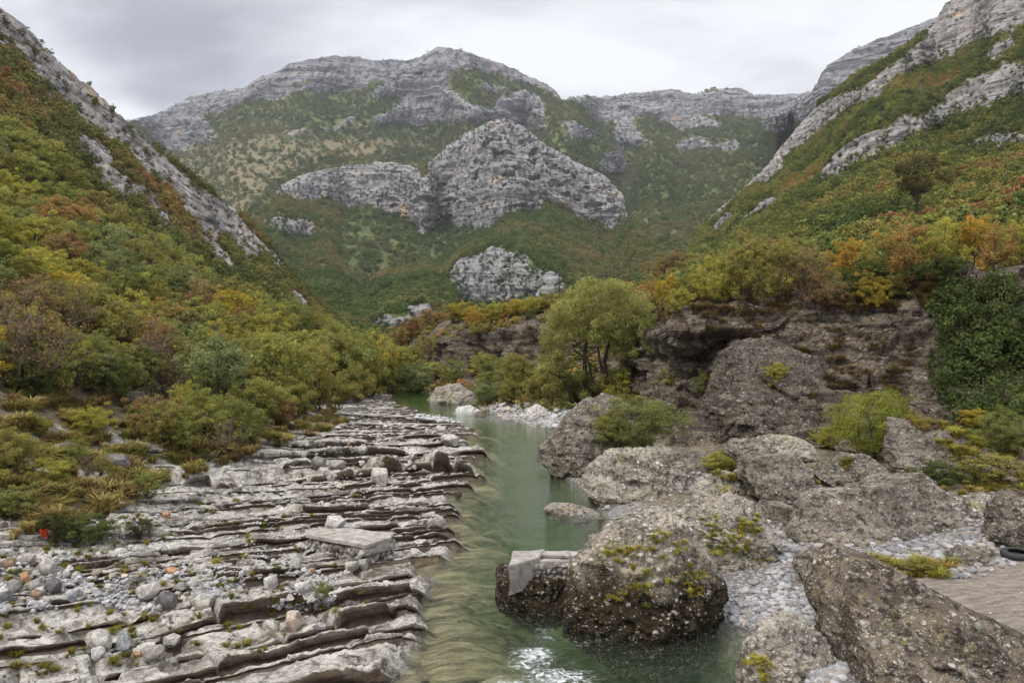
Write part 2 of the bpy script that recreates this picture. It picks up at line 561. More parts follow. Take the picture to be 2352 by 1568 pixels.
def hill(name, cols, rows, nv, mat, rockpolys, rock_amp, veg_amp, S, drypolys=(), steep=0.8, jit=22, seed=1, smooth=6, holes=0.0, bedtilt=(0.0, 0.0), bedw=0.55, flute=0.3, midw=0.45, ribs=(), blk=0.0):
    py, ld = rows_interp(cols, rows, nv, smooth)
    px = np.broadcast_to(cols, py.shape)
    rock = polymask(px, py, rockpolys, jit, seed)
    dry = polymask(px, py, drypolys, jit * 1.5, seed + 3) if drypolys else np.zeros(py.shape)
    rk = blur(blur(rock, 3, 0), 3, 1)
    # cliffs stand steep where there is rock, the shrubby ground between lies back
    wgt = blur(1.0 - steep * rock, 3, 1)
    d = np.diff(ld, axis=0)
    dn = d * 0.5 * (wgt[1:] + wgt[:-1])
    dn *= d.sum(0, keepdims=True) / (dn.sum(0, keepdims=True) + 1e-9)
    ld = np.concatenate([ld[:1], ld[:1] + np.cumsum(dn, 0)], 0)
    ld = blur(ld, 7, 1)
    pos = P(px, py, np.exp(ld))
    if holes:
        hn = fbm(np.stack([px / 26.0, py / 13.0, 0 * px], -1), 4, seed + 31)
        rk = rk * (1 - holes * sstep(hn, 0.12, 0.3))
    n = normals(pos)
    q = pos / S
    zb = (pos[..., 2] + pos[..., 0] * bedtilt[0] + pos[..., 1] * bedtilt[1]) / S + 1.2 * fbm(pos / (S * 9), 3, seed + 5)
    beds = vnoise(np.stack([zb * 1.0, q[..., 0] * 0.05, q[..., 1] * 0.05], -1), seed + 6) + 0.6 * vnoise(np.stack([zb * 2.3, q[..., 0] * 0.1, q[..., 1] * 0.1], -1), seed + 7)
    rid = fbm(q * np.array([0.15, 0.15, 0.055]), 5, seed + 8, 0.6, True)
    mid = fbm(q * 0.8, 4, seed + 10, 0.6)
    flt = fbm(q * np.array([0.55, 0.55, 0.09]), 4, seed + 12, 0.6, True)
    disp = rk * rock_amp * (flute * flt + bedw * beds + 0.9 * rid + midw * mid) + veg_amp * fbm(q * 0.15, 4, seed + 11)
    hdisp = np.zeros(py.shape)
    for (x0, y0), (x1, y1), am, wd in ribs:
        jx = px + 14 * fbm(np.stack([py / 30.0, px / 60.0, 0 * px], -1), 3, seed + 40) + 5 * fbm(np.stack([py / 9.0, px / 20.0, 0 * px], -1), 2, seed + 41)
        tt = np.clip((py - y0) / (y1 - y0), 0, 1)
        dd = np.abs(jx - (x0 + (x1 - x0) * tt)) / (wd * (0.55 + 0.9 * tt))
        hdisp = hdisp + rk * 0.62 * am * np.clip(1 - dd, 0, 1) ** 0.8 * sstep(py, y0 - 10, y0 + 70) * (1 - sstep(py, y1 - 70, y1 + 40))
    if blk:
        kw = pos + 0.5 * np.stack([fbm(pos / 2.0, 3, seed + 50), fbm(pos / 2.0, 3, seed + 51), fbm(pos / 2.0, 3, seed + 52)], -1)
        kd, kr = cells(kw / np.array([2.6, 2.6, 1.1]), seed + 53)
        disp = disp + rk * blk * (kr - 0.5)
    fade = np.ones(nv); fade[-4:] = 0.3
    isk = (len(rows) - 2) / (len(rows) - 1) * (nv - 1)
    fade = fade * (1 - 0.65 * np.exp(-((np.arange(nv) - isk) / (0.022 * nv)) ** 2))
    toward = np.array([0, 0, EYE]) - pos
    toward[..., 2] = 0
    toward /= np.linalg.norm(toward, axis=-1, keepdims=True) + 1e-9
    flat = toward * np.array([1, 1, 0])
    pos = pos + n * (disp * fade[:, None])[..., None] + flat * hdisp[..., None]
    me = np_mesh(name, pos.reshape(-1, 3), grid_faces(nv, len(cols)), mat, True, {'rock': rk.ravel(), 'dry': dry.ravel()})
    o = struct(name, me)
    return dict(o=o, pos=pos, rock=rk, dry=dry, px=px, py=py)


def look(sh, px, py):
    """the point of a hill that shows at photo position (px, py)"""
    pr = sh['pos']
    X = CX + pr[..., 0] / pr[..., 1] * F
    Y = CY + (EYE - pr[..., 2]) / pr[..., 1] * F
    k = ((X - px) ** 2 + (Y - py) ** 2)
    near = k < k.min() + 16
    d = np.where(near, pr[..., 1], 1e9)
    return pr.reshape(-1, 3)[np.argmin(d)]


# far mountain behind the valley head
SKYL = [(220, 330), (290, 290), (320, 272), (345, 265), (385, 250), (415, 235), (440, 218), (490, 210), (560, 202), (590, 178), (640, 165), (665, 145), (700, 135), (760, 127), (800, 128), (850, 135),
        (930, 140), (975, 125), (1000, 108), (1030, 107), (1080, 118), (1130, 140), (1180, 158), (1230, 182), (1270, 205), (1290, 232), (1310, 225), (1380, 222), (1440, 215), (1500, 207), (1540, 203), (1600, 215), (1635, 203), (1700, 203),
        (1730, 220), (1790, 215), (1860, 212), (2000, 230), (2150, 260)]
def dist_far(x):
    return float(np.interp(x, [220, 600, 1000, 1250, 1330, 1600, 2150], [2700, 2650, 2500, 2650, 2950, 2850, 2600]))
far_rows = [
    [(220, 760, 900), (700, 720, 950), (1100, 640, 1250), (1500, 620, 950), (2150, 640, 950)],
    [(220, 520, 1500), (560, 500, 1450), (900, 470, 1500), (1300, 470, 1650), (1600, 480, 1500), (2150, 480, 1300)],
    [(220, 400, 1900), (600, 380, 1850), (900, 350, 1900), (1300, 330, 2050), (1600, 360, 1900), (2150, 380, 1800)],
    [(x, y, dist_far(x)) for x, y in SKYL],
    [(220, 360, 3300), (1000, 180, 3200), (1300, 270, 3500), (2150, 300, 3200)]]
F_ROCK = [
    [(300, 270), (415, 225), (490, 205), (560, 195), (590, 170), (665, 138), (760, 120), (850, 128), (935, 135), (975, 120), (960, 180), (880, 197), (800, 212), (680, 224), (560, 247), (470, 268), (500, 318), (400, 352), (330, 310)],
    [(960, 125), (1005, 100), (1080, 112), (1130, 135), (1270, 200), (1300, 240), (1240, 215), (1180, 195), (1130, 165), (1060, 150), (1035, 185), (1060, 235), (1020, 235), (960, 240), (880, 230), (840, 225), (900, 190)],
    [(615, 322), (720, 295), (850, 278), (900, 255), (960, 232), (1040, 228), (1100, 238), (1130, 255), (1150, 225), (1200, 210), (1245, 240), (1265, 295), (1220, 302), (1160, 288), (1090, 292), (1000, 290), (900, 287), (800, 297), (700, 317)],
    [(1300, 228), (1440, 210), (1540, 198), (1600, 210), (1635, 198), (1700, 198), (1730, 217), (1790, 210), (1870, 205), (1880, 262), (1800, 272), (1700, 276), (1640, 262), (1600, 267), (1560, 300), (1480, 272), (1440, 290), (1395, 290), (1350, 255)],
    [(1393, 305), (1440, 262), (1470, 290), (1480, 320), (1510, 330), (1450, 342), (1400, 332)],
    [(1375, 345), (1420, 328), (1438, 390), (1405, 402), (1378, 396)],
    [(1552, 300), (1620, 270), (1662, 290), (1605, 304)], [(1525, 338), (1590, 324), (1710, 328), (1690, 342), (1560, 348)],
    [(1285, 282), (1350, 298), (1365, 332), (1315, 330)], [(1090, 175), (1150, 185), (1170, 215), (1110, 205)]]
F_DRY = [[(400, 355), (480, 325), (620, 318), (760, 322), (900, 330), (1000, 335), (900, 352), (740, 368), (620, 412), (600, 470), (560, 510), (450, 420)]]
mat_far = hill_mat("far_limestone", 16.0, dark=(0.13, 0.13, 0.145), light=(0.30, 0.295, 0.305), veg_a=(0.06, 0.08, 0.03), veg_b=(0.11, 0.12, 0.045))
far = hill("mountain", np.linspace(220, 2150, 760), far_rows, 420, mat_far, F_ROCK, 19.0, 16.0, 20.0, F_DRY, 0.88, 17, 11, 4, 0.4, (0, 0), 0.4, 0.8, 0.15, [((1010, 112), (1075, 285), 70, 60), ((1005, 115), (900, 235), 60, 55), ((1180, 162), (1240, 285), 60, 45), ((1540, 206), (1530, 290), 60, 40), ((1635, 206), (1645, 270), 55, 35), ((1440, 218), (1445, 325), 60, 40), ((760, 130), (740, 220), 50, 70), ((590, 180), (570, 250), 50, 50), ((440, 222), (420, 330), 50, 45), ((960, 235), (980, 290), 45, 45), ((1120, 225), (1110, 290), 45, 35)])

# pyramid-shaped crag in the middle of the valley
TOPM = [(520, 560), (560, 520), (620, 490), (640, 425), (700, 397), (800, 378), (900, 371), (965, 390), (985, 378), (1000, 365), (1040, 328), (1090, 294), (1135, 274), (1160, 272), (1205, 292), (1260, 338), (1330, 375), (1390, 405), (1430, 450), (1442, 505), (1480, 545), (1560, 590), (1700, 650)]
def dist_mid(x):
    return float(np.interp(x, [520, 800, 960, 1150, 1400, 1700], [1500, 1550, 1600, 1500, 1350, 1000]))
mid_rows = [
    [(520, 840, 330), (760, 850, 330), (860, 835, 340), (1000, 800, 330), (1300, 780, 330), (1700, 780, 330)],
    [(520, 760, 500), (760, 760, 520), (860, 760, 520), (1000, 735, 520), (1300, 700, 560), (1700, 720, 600)],
    [(520, 640, 900), (760, 620, 950), (1000, 585, 1080), (1090, 550, 960), (1170, 520, 860), (1260, 530, 930), (1340, 555, 1000), (1440, 580, 960), (1700, 680, 800)],
    [(x, y, dist_mid(x)) for x, y in TOPM],
    [(520, 600, 1750), (900, 420, 1800), (1150, 340, 1750), (1430, 500, 1600), (1700, 700, 1300)]]
M_ROCK = [
    [(622, 415), (660, 392), (740, 385), (800, 372), (900, 365), (968, 388), (975, 420), (945, 470), (930, 520), (1000, 545), (980, 558), (900, 562), (850, 535), (790, 495), (760, 472), (690, 462), (640, 448)],
    [(600, 505), (720, 512), (720, 552), (650, 546)], [(805, 532), (850, 540), (862, 590), (830, 592)],
    [(1150, 268), (1205, 280), (1265, 325), (1335, 370), (1395, 400), (1435, 445), (1448, 520), (1400, 528), (1340, 507), (1290, 482), (1250, 472), (1235, 502), (1190, 492), (1130, 522), (1050, 548), (1000, 558), (940, 563), (880, 562), (930, 480), (975, 430), (983, 365), (1038, 313), (1088, 284)],
    [(1035, 650), (1050, 612), (1100, 590), (1150, 568), (1200, 588), (1240, 620), (1305, 665), (1290, 695), (1230, 698), (1150, 705), (1080, 706), (1040, 698)],
    [(865, 752), (900, 733), (980, 722), (1015, 735), (960, 768), (900, 782), (870, 772)]]
mat_mid = hill_mat("crag_limestone", 9.0, dark=(0.135, 0.13, 0.135), light=(0.34, 0.33, 0.325), veg_a=(0.06, 0.08, 0.026), veg_b=(0.11, 0.12, 0.04))
mid = hill("crag_hill", np.linspace(520, 1700, 720), mid_rows, 460, mat_mid, M_ROCK, 11.0, 6.0, 11.0, (), 0.88, 17, 21, 4, 0.4, (0.08, 0), 0.28, 0.8, 0.2, [((1150, 275), (1185, 500), 75, 55), ((1140, 280), (1030, 540), 55, 45), ((1085, 298), (945, 540), 50, 40), ((1205, 296), (1290, 490), 50, 40), ((1262, 342), (1410, 520), 55, 42), ((800, 380), (790, 480), 35, 50), ((900, 374), (890, 555), 45, 45), ((700, 398), (690, 460), 30, 40), ((1150, 570), (1160, 700), 22, 40), ((1080, 605), (1060, 700), 18, 28), ((1230, 620), (1250, 695), 18, 28)])

# ridge high on the right, behind the near right slope
rb_rows = [
    [(1700, 420, 3300), (1780, 420, 2900), (1850, 400, 1150), (1900, 400, 1100), (2500, 200, 1000)],
    [(1700, 310, 3300), (1780, 300, 2900), (1850, 275, 1400), (1860, 275, 1350), (2000, 220, 1300), (2500, 60, 1200)],
    [(1700, 290, 3300), (1780, 270, 2900), (1850, 225, 1480), (1878, 188, 1450), (1888, 165, 1440), (1905, 145, 1430), (1960, 110, 1420), (2050, 75, 1400), (2130, 45, 1380), (2200, 15, 1360), (2500, -90, 1300)],
    [(1700, 330, 3500), (1850, 260, 1850), (1900, 220, 1750), (2500, -20, 1700)]]
rback = hill("ridge", np.linspace(1700, 2500, 380), rb_rows, 200, mat_far, [[(1700, 200), (2500, -200), (2500, 230), (1960, 225), (1880, 245), (1830, 300), (1700, 300)]], 9.0, 4.0, 13.0, (), 0.75, 14, 33, 4, 0.3, (0.35, 0))

# near right slope
rh_rows = [
    [(1480, 720, 160), (1700, 660, 135), (2000, 640, 115), (2700, 620, 95)],
    [(1480, 670, 330), (1620, 615, 330), (1800, 565, 270), (2000, 530, 220), (2352, 480, 170), (2700, 440, 150)],
    [(1480, 660, 520), (1640, 560, 560), (1800, 455, 470), (2000, 385, 390), (2352, 290, 310), (2700, 210, 280)],
    [(1480, 660, 700), (1560, 630, 760), (1610, 530, 780), (1640, 488, 780), (1700, 438, 770), (1760, 383, 760), (1800, 328, 760), (1850, 272, 750), (1880, 238, 740), (1950, 185, 720), (2050, 130, 690), (2130, 75, 670), (2175, 8, 650), (2300, -60, 600), (2700, -220, 540)],
    [(1480, 700, 900), (1640, 540, 950), (1880, 290, 930), (2175, 60, 850), (2700, -150, 760)]]
R_ROCK = [
    [(2170, -10), (2400, -80), (2400, 50), (2250, 95), (2160, 150), (2080, 175), (2020, 222), (1950, 258), (1890, 300), (1830, 350), (1780, 402), (1700, 452), (1650, 505), (1605, 520), (1640, 460), (1710, 405), (1785, 350), (1845, 268), (1900, 236), (1990, 195), (2060, 150), (2125, 78)],
    [(1875, 420), (1955, 340), (2040, 286), (2112, 268), (2190, 212), (2285, 160), (2420, 140), (2420, 195), (2285, 250), (2180, 285), (2095, 322), (2000, 362), (1930, 405)],
    [(2140, 265), (2200, 212), (2290, 165), (2400, 150), (2400, 185), (2280, 242), (2180, 270), (2150, 290)],
    [(1690, 505), (1760, 460), (1805, 450), (1780, 482), (1720, 512)], [(2210, 330), (2352, 300), (2400, 330), (2300, 350)], [(1620, 530), (1680, 490), (1690, 505), (1640, 545)],
    [(2250, 120), (2330, 90), (2360, 110), (2280, 145)]]
mat_rh = hill_mat("slope_limestone", 5.0, dark=(0.13, 0.125, 0.12), light=(0.36, 0.34, 0.325), veg_a=(0.04, 0.045, 0.018), veg_b=(0.11, 0.095, 0.035))
rhill = hill("right_slope", np.linspace(1480, 2700, 640), rh_rows, 420, mat_rh, R_ROCK, 5.5, 2.5, 6.0, (), 0.72, 14, 41, 5, 0.3, (-0.55, 0.1))

# left slope
lh_rows = [
    [(-300, 1120, 29), (-150, 1060, 33), (0, 1020, 38), (150, 970, 47), (300, 935, 57), (450, 925, 67), (600, 925, 79), (750, 920, 94), (850, 905, 111), (940, 895, 134), (1000, 885, 160)],
    [(-300, 980, 30), (-150, 940, 34), (0, 915, 39), (150, 880, 48), (300, 868, 58), (450, 872, 68), (600, 880, 80), (750, 885, 95), (850, 878, 112), (940, 875, 135), (1000, 870, 160)],
    [(-300, 790, 50), (0, 775, 56), (150, 775, 64), (300, 790, 76), (450, 810, 92), (600, 830, 110), (750, 840, 130), (850, 848, 170), (1000, 850, 240)],
    [(-300, 540, 100), (0, 545, 110), (200, 590, 130), (400, 670, 155), (600, 745, 195), (750, 795, 250), (850, 825, 330), (1000, 850, 420)],
    [(-300, -230, 250), (-100, -70, 262), (0, 20, 270), (60, 70, 275), (120, 125, 285), (190, 190, 300), (260, 250, 315), (330, 315, 330), (400, 375, 345), (470, 430, 365), (560, 500, 400), (620, 560, 430), (655, 610, 450), (690, 650, 470), (740, 700, 500), (800, 752, 540), (850, 795, 580), (1000, 850, 620)],
    [(-300, -150, 340), (0, 80, 370), (330, 370, 430), (640, 620, 560), (850, 820, 720), (1000, 860, 800)]]
L_ROCK = [
    [(-100, -60), (-20, -5), (60, 60), (130, 125), (200, 190), (270, 255), (340, 315), (400, 375), (470, 435), (550, 500), (610, 550), (660, 620), (610, 612), (560, 585), (490, 545), (420, 490), (340, 410), (285, 355), (210, 300), (115, 215), (40, 125), (-100, 40)],
    [(165, 318), (230, 345), (260, 395), (330, 445), (385, 490), (405, 540), (330, 480), (250, 445), (190, 380)],
    [(420, 520), (480, 560), (540, 610), (560, 650), (500, 610), (440, 560)], [(640, 660), (690, 690), (730, 740), (690, 720)]]
mat_lh = hill_mat("left_limestone", 4.0, dark=(0.11, 0.10, 0.095), light=(0.37, 0.345, 0.32), veg_a=(0.05, 0.04, 0.018), veg_b=(0.13, 0.095, 0.04), tilt=(0, R(-40), 0))
lhill = hill("left_slope", np.linspace(-300, 1000, 560), lh_rows, 420, mat_lh, L_ROCK, 3.4, 1.6, 4.2, (), 0.5, 18, 51, 5, 0.45, (0.75, 0.1), 0.9, 0.2)

# far river terrace on the right bank
tf_rows = [
    [(820, 925, 118), (910, 905, 122), (1000, 915, 112), (1100, 945, 90), (1200, 965, 78), (1300, 985, 70), (1640, 1010, 64)],
    [(820, 885, 150), (910, 880, 135), (1000, 872, 122), (1100, 890, 102), (1250, 900, 92), (1400, 920, 80), (1640, 950, 70)],
    [(820, 860, 180), (925, 820, 145), (1000, 790, 138), (1100, 800, 124), (1180, 795, 118), (1250, 790, 112), (1400, 800, 100), (1640, 850, 85)],
    [(820, 845, 210), (905, 820, 165), (935, 775, 156), (965, 750, 152), (1050, 730, 147), (1150, 722, 142), (1250, 712, 134), (1330, 692, 126), (1400, 670, 120), (1640, 700, 105)],
    [(820, 850, 260), (960, 765, 195), (1100, 730, 190), (1250, 705, 180), (1400, 660, 175), (1640, 665, 160)]]
terr = hill("terrace_slope", np.linspace(820, 1640, 420), tf_rows, 260, M_CLIFF, [[(960, 850), (1000, 790), (1080, 770), (1180, 760), (1260, 740), (1300, 850), (1200, 860), (1100, 840)]], 2.0, 1.0, 2.6, (), 0.75, 15, 61, 5, 0.0, (0, 0), 0.55, 0.2, 0.45, (), 1.5)

# undercut conglomerate cliff of the near terrace
cl_rows = [
    [(1430, 990, 105), (1470, 995, 84), (1500, 1010, 62), (1570, 1030, 54), (1650, 1060, 48), (1800, 1060, 46), (1960, 1050, 45), (2100, 1030, 45), (2250, 1010, 44), (2700, 1000, 42)],
    [(1430, 920, 105), (1470, 925, 84), (1500, 940, 66), (1560, 950, 61), (1610, 955, 58), (1660, 975, 53), (1800, 975, 49), (2000, 960, 49), (2200, 930, 48), (2700, 910, 46)],
    [(1430, 870, 105), (1470, 875, 84), (1500, 870, 70), (1555, 880, 62), (1610, 870, 60.5), (1660, 865, 57.5), (1800, 875, 54), (2000, 860, 53), (2200, 830, 51), (2700, 780, 49)],
    [(1430, 830, 105), (1470, 835, 84), (1500, 820, 73), (1555, 800, 62), (1610, 805, 60), (1660, 800, 60), (1800, 790, 57), (2000, 790, 55), (2200, 760, 53), (2700, 700, 50)],
    [(1430, 800, 105), (1470, 805, 84), (1500, 780, 76), (1540, 752, 57), (1610, 752, 56.5), (1700, 745, 57), (1800, 750, 58), (2000, 745, 56), (2200, 710, 54), (2700, 640, 50)],
    [(1430, 770, 105), (1470, 775, 84), (1500, 745, 80), (1548, 735, 60), (1600, 712, 59), (1700, 690, 60), (1800, 692, 60), (2000, 695, 58), (2100, 672, 57), (2300, 640, 54), (2700, 590, 51)],
    [(1430, 740, 105), (1500, 720, 95), (1560, 705, 82), (1700, 660, 78), (1900, 652, 76), (2100, 632, 74), (2300, 602, 70), (2700, 550, 66)],
    [(1430, 700, 135), (1560, 680, 125), (1700, 640, 120), (1900, 625, 115), (2100, 610, 105), (2700, 560, 95)]]
cliff = hill("river_cliff", np.linspace(1430, 2700, 640), cl_rows, 430, M_CLIFF, [[(1400, 700), (1600, 690), (2000, 680), (2700, 600), (2700, 1200), (1400, 1200)]], 1.25, 0.5, 1.5, (), 0.0, 10, 71, 4, 0.0, (0.03, 0), 0.7, 0.1, 0.4, (), 1.3)

# ------------------------------------------------------------------ near ground: ledges, river bed, gravel, sand
YL = [8, 14, 17.1, 21, 24, 29.5, 36, 45, 55, 67, 73, 78, 90, 107, 122, 145]
XL = [-3.4, -3.2, -3.1, -2.7, -3.0, -2.3, -3.0, -2.5, -3.2, -4.2, -6.5, -9, -14, -18, -24, -38]
YR = [8, 15.5, 17.5, 19.9, 21, 26, 32, 41, 45, 60, 67, 76, 92, 116, 127, 145]
XR = [4.6, 4.8, 5.6, 7.3, 6.2, 5.2, 4.7, 3.8, 2.5, 3.8, 4.1, 0.8, -4, -12, -19, -31]
_rs = np.random.default_rng(5)
BED_W = _rs.choice([0.32, 0.5, 0.85, 1.5, 2.5], 160, p=[.26, .24, .22, .18, .10]) * _rs.uniform(0.8, 1.25, 160)
BED_S = np.concatenate([[0], np.cumsum(BED_W)]) - 5
BED_H = BED_W ** 0.75 * 0.32 * _rs.uniform(0.5, 1.4, 160)
BED_C = np.concatenate([[0], np.cumsum(BED_H)])
BED_L = np.exp(_rs.uniform(np.log(1.2), np.log(14.0), 161))


def banks(x, y):
    p2 = np.stack([x, y, 0 * x], -1)
    xl = np.interp(y, YL, XL) + 0.35 * vnoise(p2 * 0.5, 90)
    xr = np.interp(y, YR, XR) + 0.25 * vnoise(p2 * 0.6, 91)
    return xl, xr


def gz(x, y, parts=False):
    """smooth height of the near ground"""
    x = np.asarray(x, float); y = np.asarray(y, float)
    p2 = np.stack([x, y, 0 * x], -1)
    xl, xr = banks(x, y)
    dl, dr = xl - x, x - xr
    u = np.clip((x - xl) / (xr - xl), 0, 1)
    dmax = np.interp(y, [8, 15, 20, 24, 40, 60, 72, 76, 79, 88, 120], [0.5, 0.7, 1.6, 2.6, 2.8, 2.2, 1.1, 0.16, 0.3, 0.9, 0.7])
    bed = -dmax * sstep(u, -0.06, 0.62) * sstep(1 - u, 0.0, 0.16)
    far_k = sstep(y, 40, 75)
    zl = 0.16 + (0.085 * np.maximum(dl, 0) + 0.019 * np.maximum(dl - 10, 0) ** 2 * (1 - 0.35 * far_k)) * (1 - 0.6 * sstep(y, 62, 92))
    zr = 0.45 * (1 - np.exp(-np.maximum(dr, 0) / 1.6)) + 0.05 * np.maximum(dr, 0)
    zr = np.minimum(zr, 2.2 + 0.03 * dr)
    left, right = dl > 0, dr > 0
    z = np.where(left, zl, np.where(right, zr, bed + 0.1 * sstep(u, 0.1, 0)))
    z = z + np.where(right, (0.12 * fbm(p2 * 0.6, 4, 95) + 0.22 * sstep(y, 25, 30) * fbm(p2 * 0.9 + 9, 4, 96, 0.6)) * np.minimum(1, np.maximum(dr, 0)), 0)
    if not parts:
        return z
    return z, dl, dr, u, left, right, far_k, p2


def ground_attrs(x, y, z, dl, dr, u, left, right, far_k, p2):
    water_ = (~left) & (~right)
    soil = np.where(left, sstep(dl + 4 * vnoise(p2 * 0.12, 97), 13, 24), 0) * (1 - 0.25 * far_k) + np.where(right, sstep(dr + 2 * vnoise(p2 * 0.3, 98), 0.5, 4) * sstep(y, 24, 29) * (1 - sstep(y, 60, 66)), 0) * 0.95
    sand = sstep(dr, 4.2, 5.2) * (1 - sstep(y, 23.5, 25.5)) * np.where(right, 1, 0)
    gravel = np.where(right, 1 - 0.9 * soil, 0) * (1 - sand) + np.where(water_, sstep(u, 0.5, 0.9) * 0.6 + np.where((y > 73) & (y < 82), 0.8, 0), 0)
    inb = np.where(water_, 1 - np.clip(gravel, 0, 1), 0) * sstep(-z, -0.02, 0.2)
    return dict(soil=soil, sand=sand, gravel=np.clip(gravel, 0, 1), bed=inb)


# right half: gravel, sand, deep side of the bed
gc = np.concatenate([np.linspace(840, 1120, 120), np.linspace(1120, 2700, 420)[1:]])
gr = np.geomspace(9.0, 150.0, 520)
GX = (gc[None, :] - CX) / F * gr[:, None]
GY = np.broadcast_to(gr[:, None], GX.shape)
_g = gz(GX, GY, True)
GZ = _g[0] - 0.6 * sstep(0.62 - _g[3], 0, 0.3) - np.where(_g[4], 1.5, 0)
GA = ground_attrs(GX, GY, *_g)
GA['stain'] = 0 * GX
me = np_mesh("riverbank", np.stack([GX, GY, GZ], -1).reshape(-1, 3), grid_faces(*GX.shape), M_GROUND, True, {k: v.ravel() for k, v in GA.items()})
BANK = struct("riverbank", me)

# left half: tilted limestone beds, each step with an undercut face; the rows of the mesh follow the beds
SX, SY = -0.62, 0.785            # across the beds
AX, AY = 0.785, 0.62             # along the beds
T_NEAR = np.array([0.0, .03, .06, .09, .12, .15, .18, .21, .24, .28, .33, .39, .45, .52, .59, .66, .73, .80, .87, .94])
T_FAR = np.array([0.0, .06, .12, .18, .24, .32, .45, .6, .75, .9])
#   profile of a bed: t -> (part of the width, part of the height)
PT = np.array([0.0, .05, .10, .15, .20, .25, .29, 1.0])
PS = np.array([-0.02, .09, .085, .03, .02, .03, .075, 1.0])
PZ = np.array([-0.08, .02, .28, .42, .70, .91, 1.0, 1.0])
rowi, rowt = [], []
for i in range(160):
    if 7.0 < BED_S[i] < 120:
        T = T_NEAR if BED_S[i] < 45 else T_FAR
        rowi += [i] * len(T); rowt += list(T)
rowi = np.array(rowi); rowt = np.array(rowt)
NCOL = 620
uu = np.linspace(0, 1, NCOL)
S0 = BED_S[rowi] + BED_W[rowi] * rowt
xl_ = -0.82 * S0 / (SY - SX * 0.82)
xr_ = np.interp(S0, [5, 14, 25, 45, 60, 75, 90, 120], [2.2, 2.2, 2.0, 1.5, 1.0, 0.0, -3, -10])
LXs = xl_[:, None] + uu[None, :] * (xr_ - xl_)[:, None]
LYs = (S0[:, None] - SX * LXs) / SY
q2 = np.stack([LXs, LYs, 0 * LXs], -1)
aa = AX * LXs + AY * LYs
I2 = np.broadcast_to(rowi[:, None], LXs.shape)
T2 = np.broadcast_to(rowt[:, None], LXs.shape)
Wd, Ht = BED_W[I2], BED_H[I2]
al = aa + 0.5 * vnoise(q2 * 0.8, 130)
blk = np.floor(al / BED_L[I2] + _h(I2, I2 * 0, I2 * 0, 3) * 9).astype(np.int64)
r1, r2, r3 = _h(I2, blk, I2 * 0, 40), _h(I2, blk, I2 * 0, 41), _h(I2, blk, I2 * 0, 42)
fade = 1 - sstep(T2, 0.3, 1.0)
ds = (np.interp(T2, PT, PS) - T2) * Wd + ((r1 - 0.5) * 0.40 + 0.10 * vnoise(np.stack([aa * 0.9, I2 * 3.1, 0 * aa], -1), 131)) * np.minimum(Wd, 1.3) * fade
hscale = (1 - 0.35 * sstep(LYs, 42, 58)) * (0.6 + 0.65 * r2) * np.clip(0.85 + 0.75 * fbm(q2 * 0.16 + 30, 3, 139), 0.3, 1.4)
wob = 0.55 * fbm(q2 * 0.09, 2, 92) + 0.06 * fbm(q2 * 0.6, 3, 93)
LX = LXs + (ds + wob) * SX / (SX * SX + SY * SY)
LY = LYs + (ds + wob) * SY / (SX * SX + SY * SY)
LXq = LX - 1.5 * (_h(I2, I2 * 0, I2 * 0, 55) - 0.58) * np.minimum(1.0, 0.5 + Wd * 0.5) - 0.35 * vnoise(np.stack([aa * 0.8, I2 * 2.7, 0 * aa], -1), 57)
_l = gz(LXq, LY, True)
zb, dl, u = _l[1 - 1], _l[1], _l[3]
zb = np.where(dl > 0, zb, -0.30 * sstep(-dl, 0.0, 0.6) - np.interp(LY, [8, 15, 20, 24, 40, 60, 72, 76, 79, 88, 120], [0.5, 0.7, 1.6, 2.6, 2.8, 2.2, 1.1, 0.16, 0.3, 0.9, 0.7]) * sstep(u, 0.10, 0.60) + 0.1 * sstep(-dl, 0.6, 0))
zb = np.where(dl > 0, zb + 0.0, zb)
k = np.where(dl > 0.0, 1.0, 1.0 - 0.8 * sstep(-dl, 0, 0.9)) * (1 - sstep(u, 0.10, 0.4))
k = k * (1 - 0.45 * sstep(LY, 60, 95)) * (1 - 0.8 * sstep(dl + 3 * fbm(q2 * 0.15, 2, 137), 13, 22)) * (1 - 0.25 * sstep(LY, 50, 80))
lin = np.interp(S0, BED_S, BED_C)[:, None]
stp = BED_C[I2] + Ht * hscale * np.interp(T2, PT, PZ) + (r3 - 0.5) * 0.22 * Ht * (1 - sstep(T2, 0.75, 1.0))
# from the top of a bed back down to the foot of the next
stp = stp - (Ht * (hscale - 1.0)) * sstep(T2, 0.55, 1.0)
cb, cr = cells(np.stack([aa * 1.3, S0[:, None] * 2.6 + 0 * aa, 0 * aa], -1), 77)
top_k = sstep(T2, 0.26, 0.36)
rough = fbm(q2 * 1.4, 4, 94)
brk = sstep(fbm(q2 * 0.22, 3, 133), -0.1, 0.3)            # zones where the beds are broken up
LZ = zb + k * (stp - lin) * 1.15 + k * (0.07 * rough + 0.035 * fbm(q2 * 5.0 + LX[..., None] * 0, 3, 141)) * (0.5 + top_k) + k * top_k * (cr - 0.5) * (0.10 + 0.22 * brk)
fr_ = al / BED_L[I2] + _h(I2, I2 * 0, I2 * 0, 3) * 9
jd = np.abs(fr_ - np.round(fr_)) * BED_L[I2]
LZ = LZ - k * 0.55 * Ht * np.exp(-(jd / (0.03 + 0.003 * LY)) ** 2)
LZ = np.where(dl > 0.8, np.maximum(LZ, 0.03), LZ) - 0.8 * sstep(u, 0.45, 0.8) * (dl < 0)
jit = np.stack([fbm(q2 * 2.2 + LZ[..., None] * 2, 3, 135), fbm(q2 * 2.2 + 40 + LZ[..., None] * 2, 3, 136), 0 * LZ], -1) * 0.07
pos = np.stack([LX, LY, LZ], -1) + jit * k[..., None]
_l = (LZ,) + _l[1:]
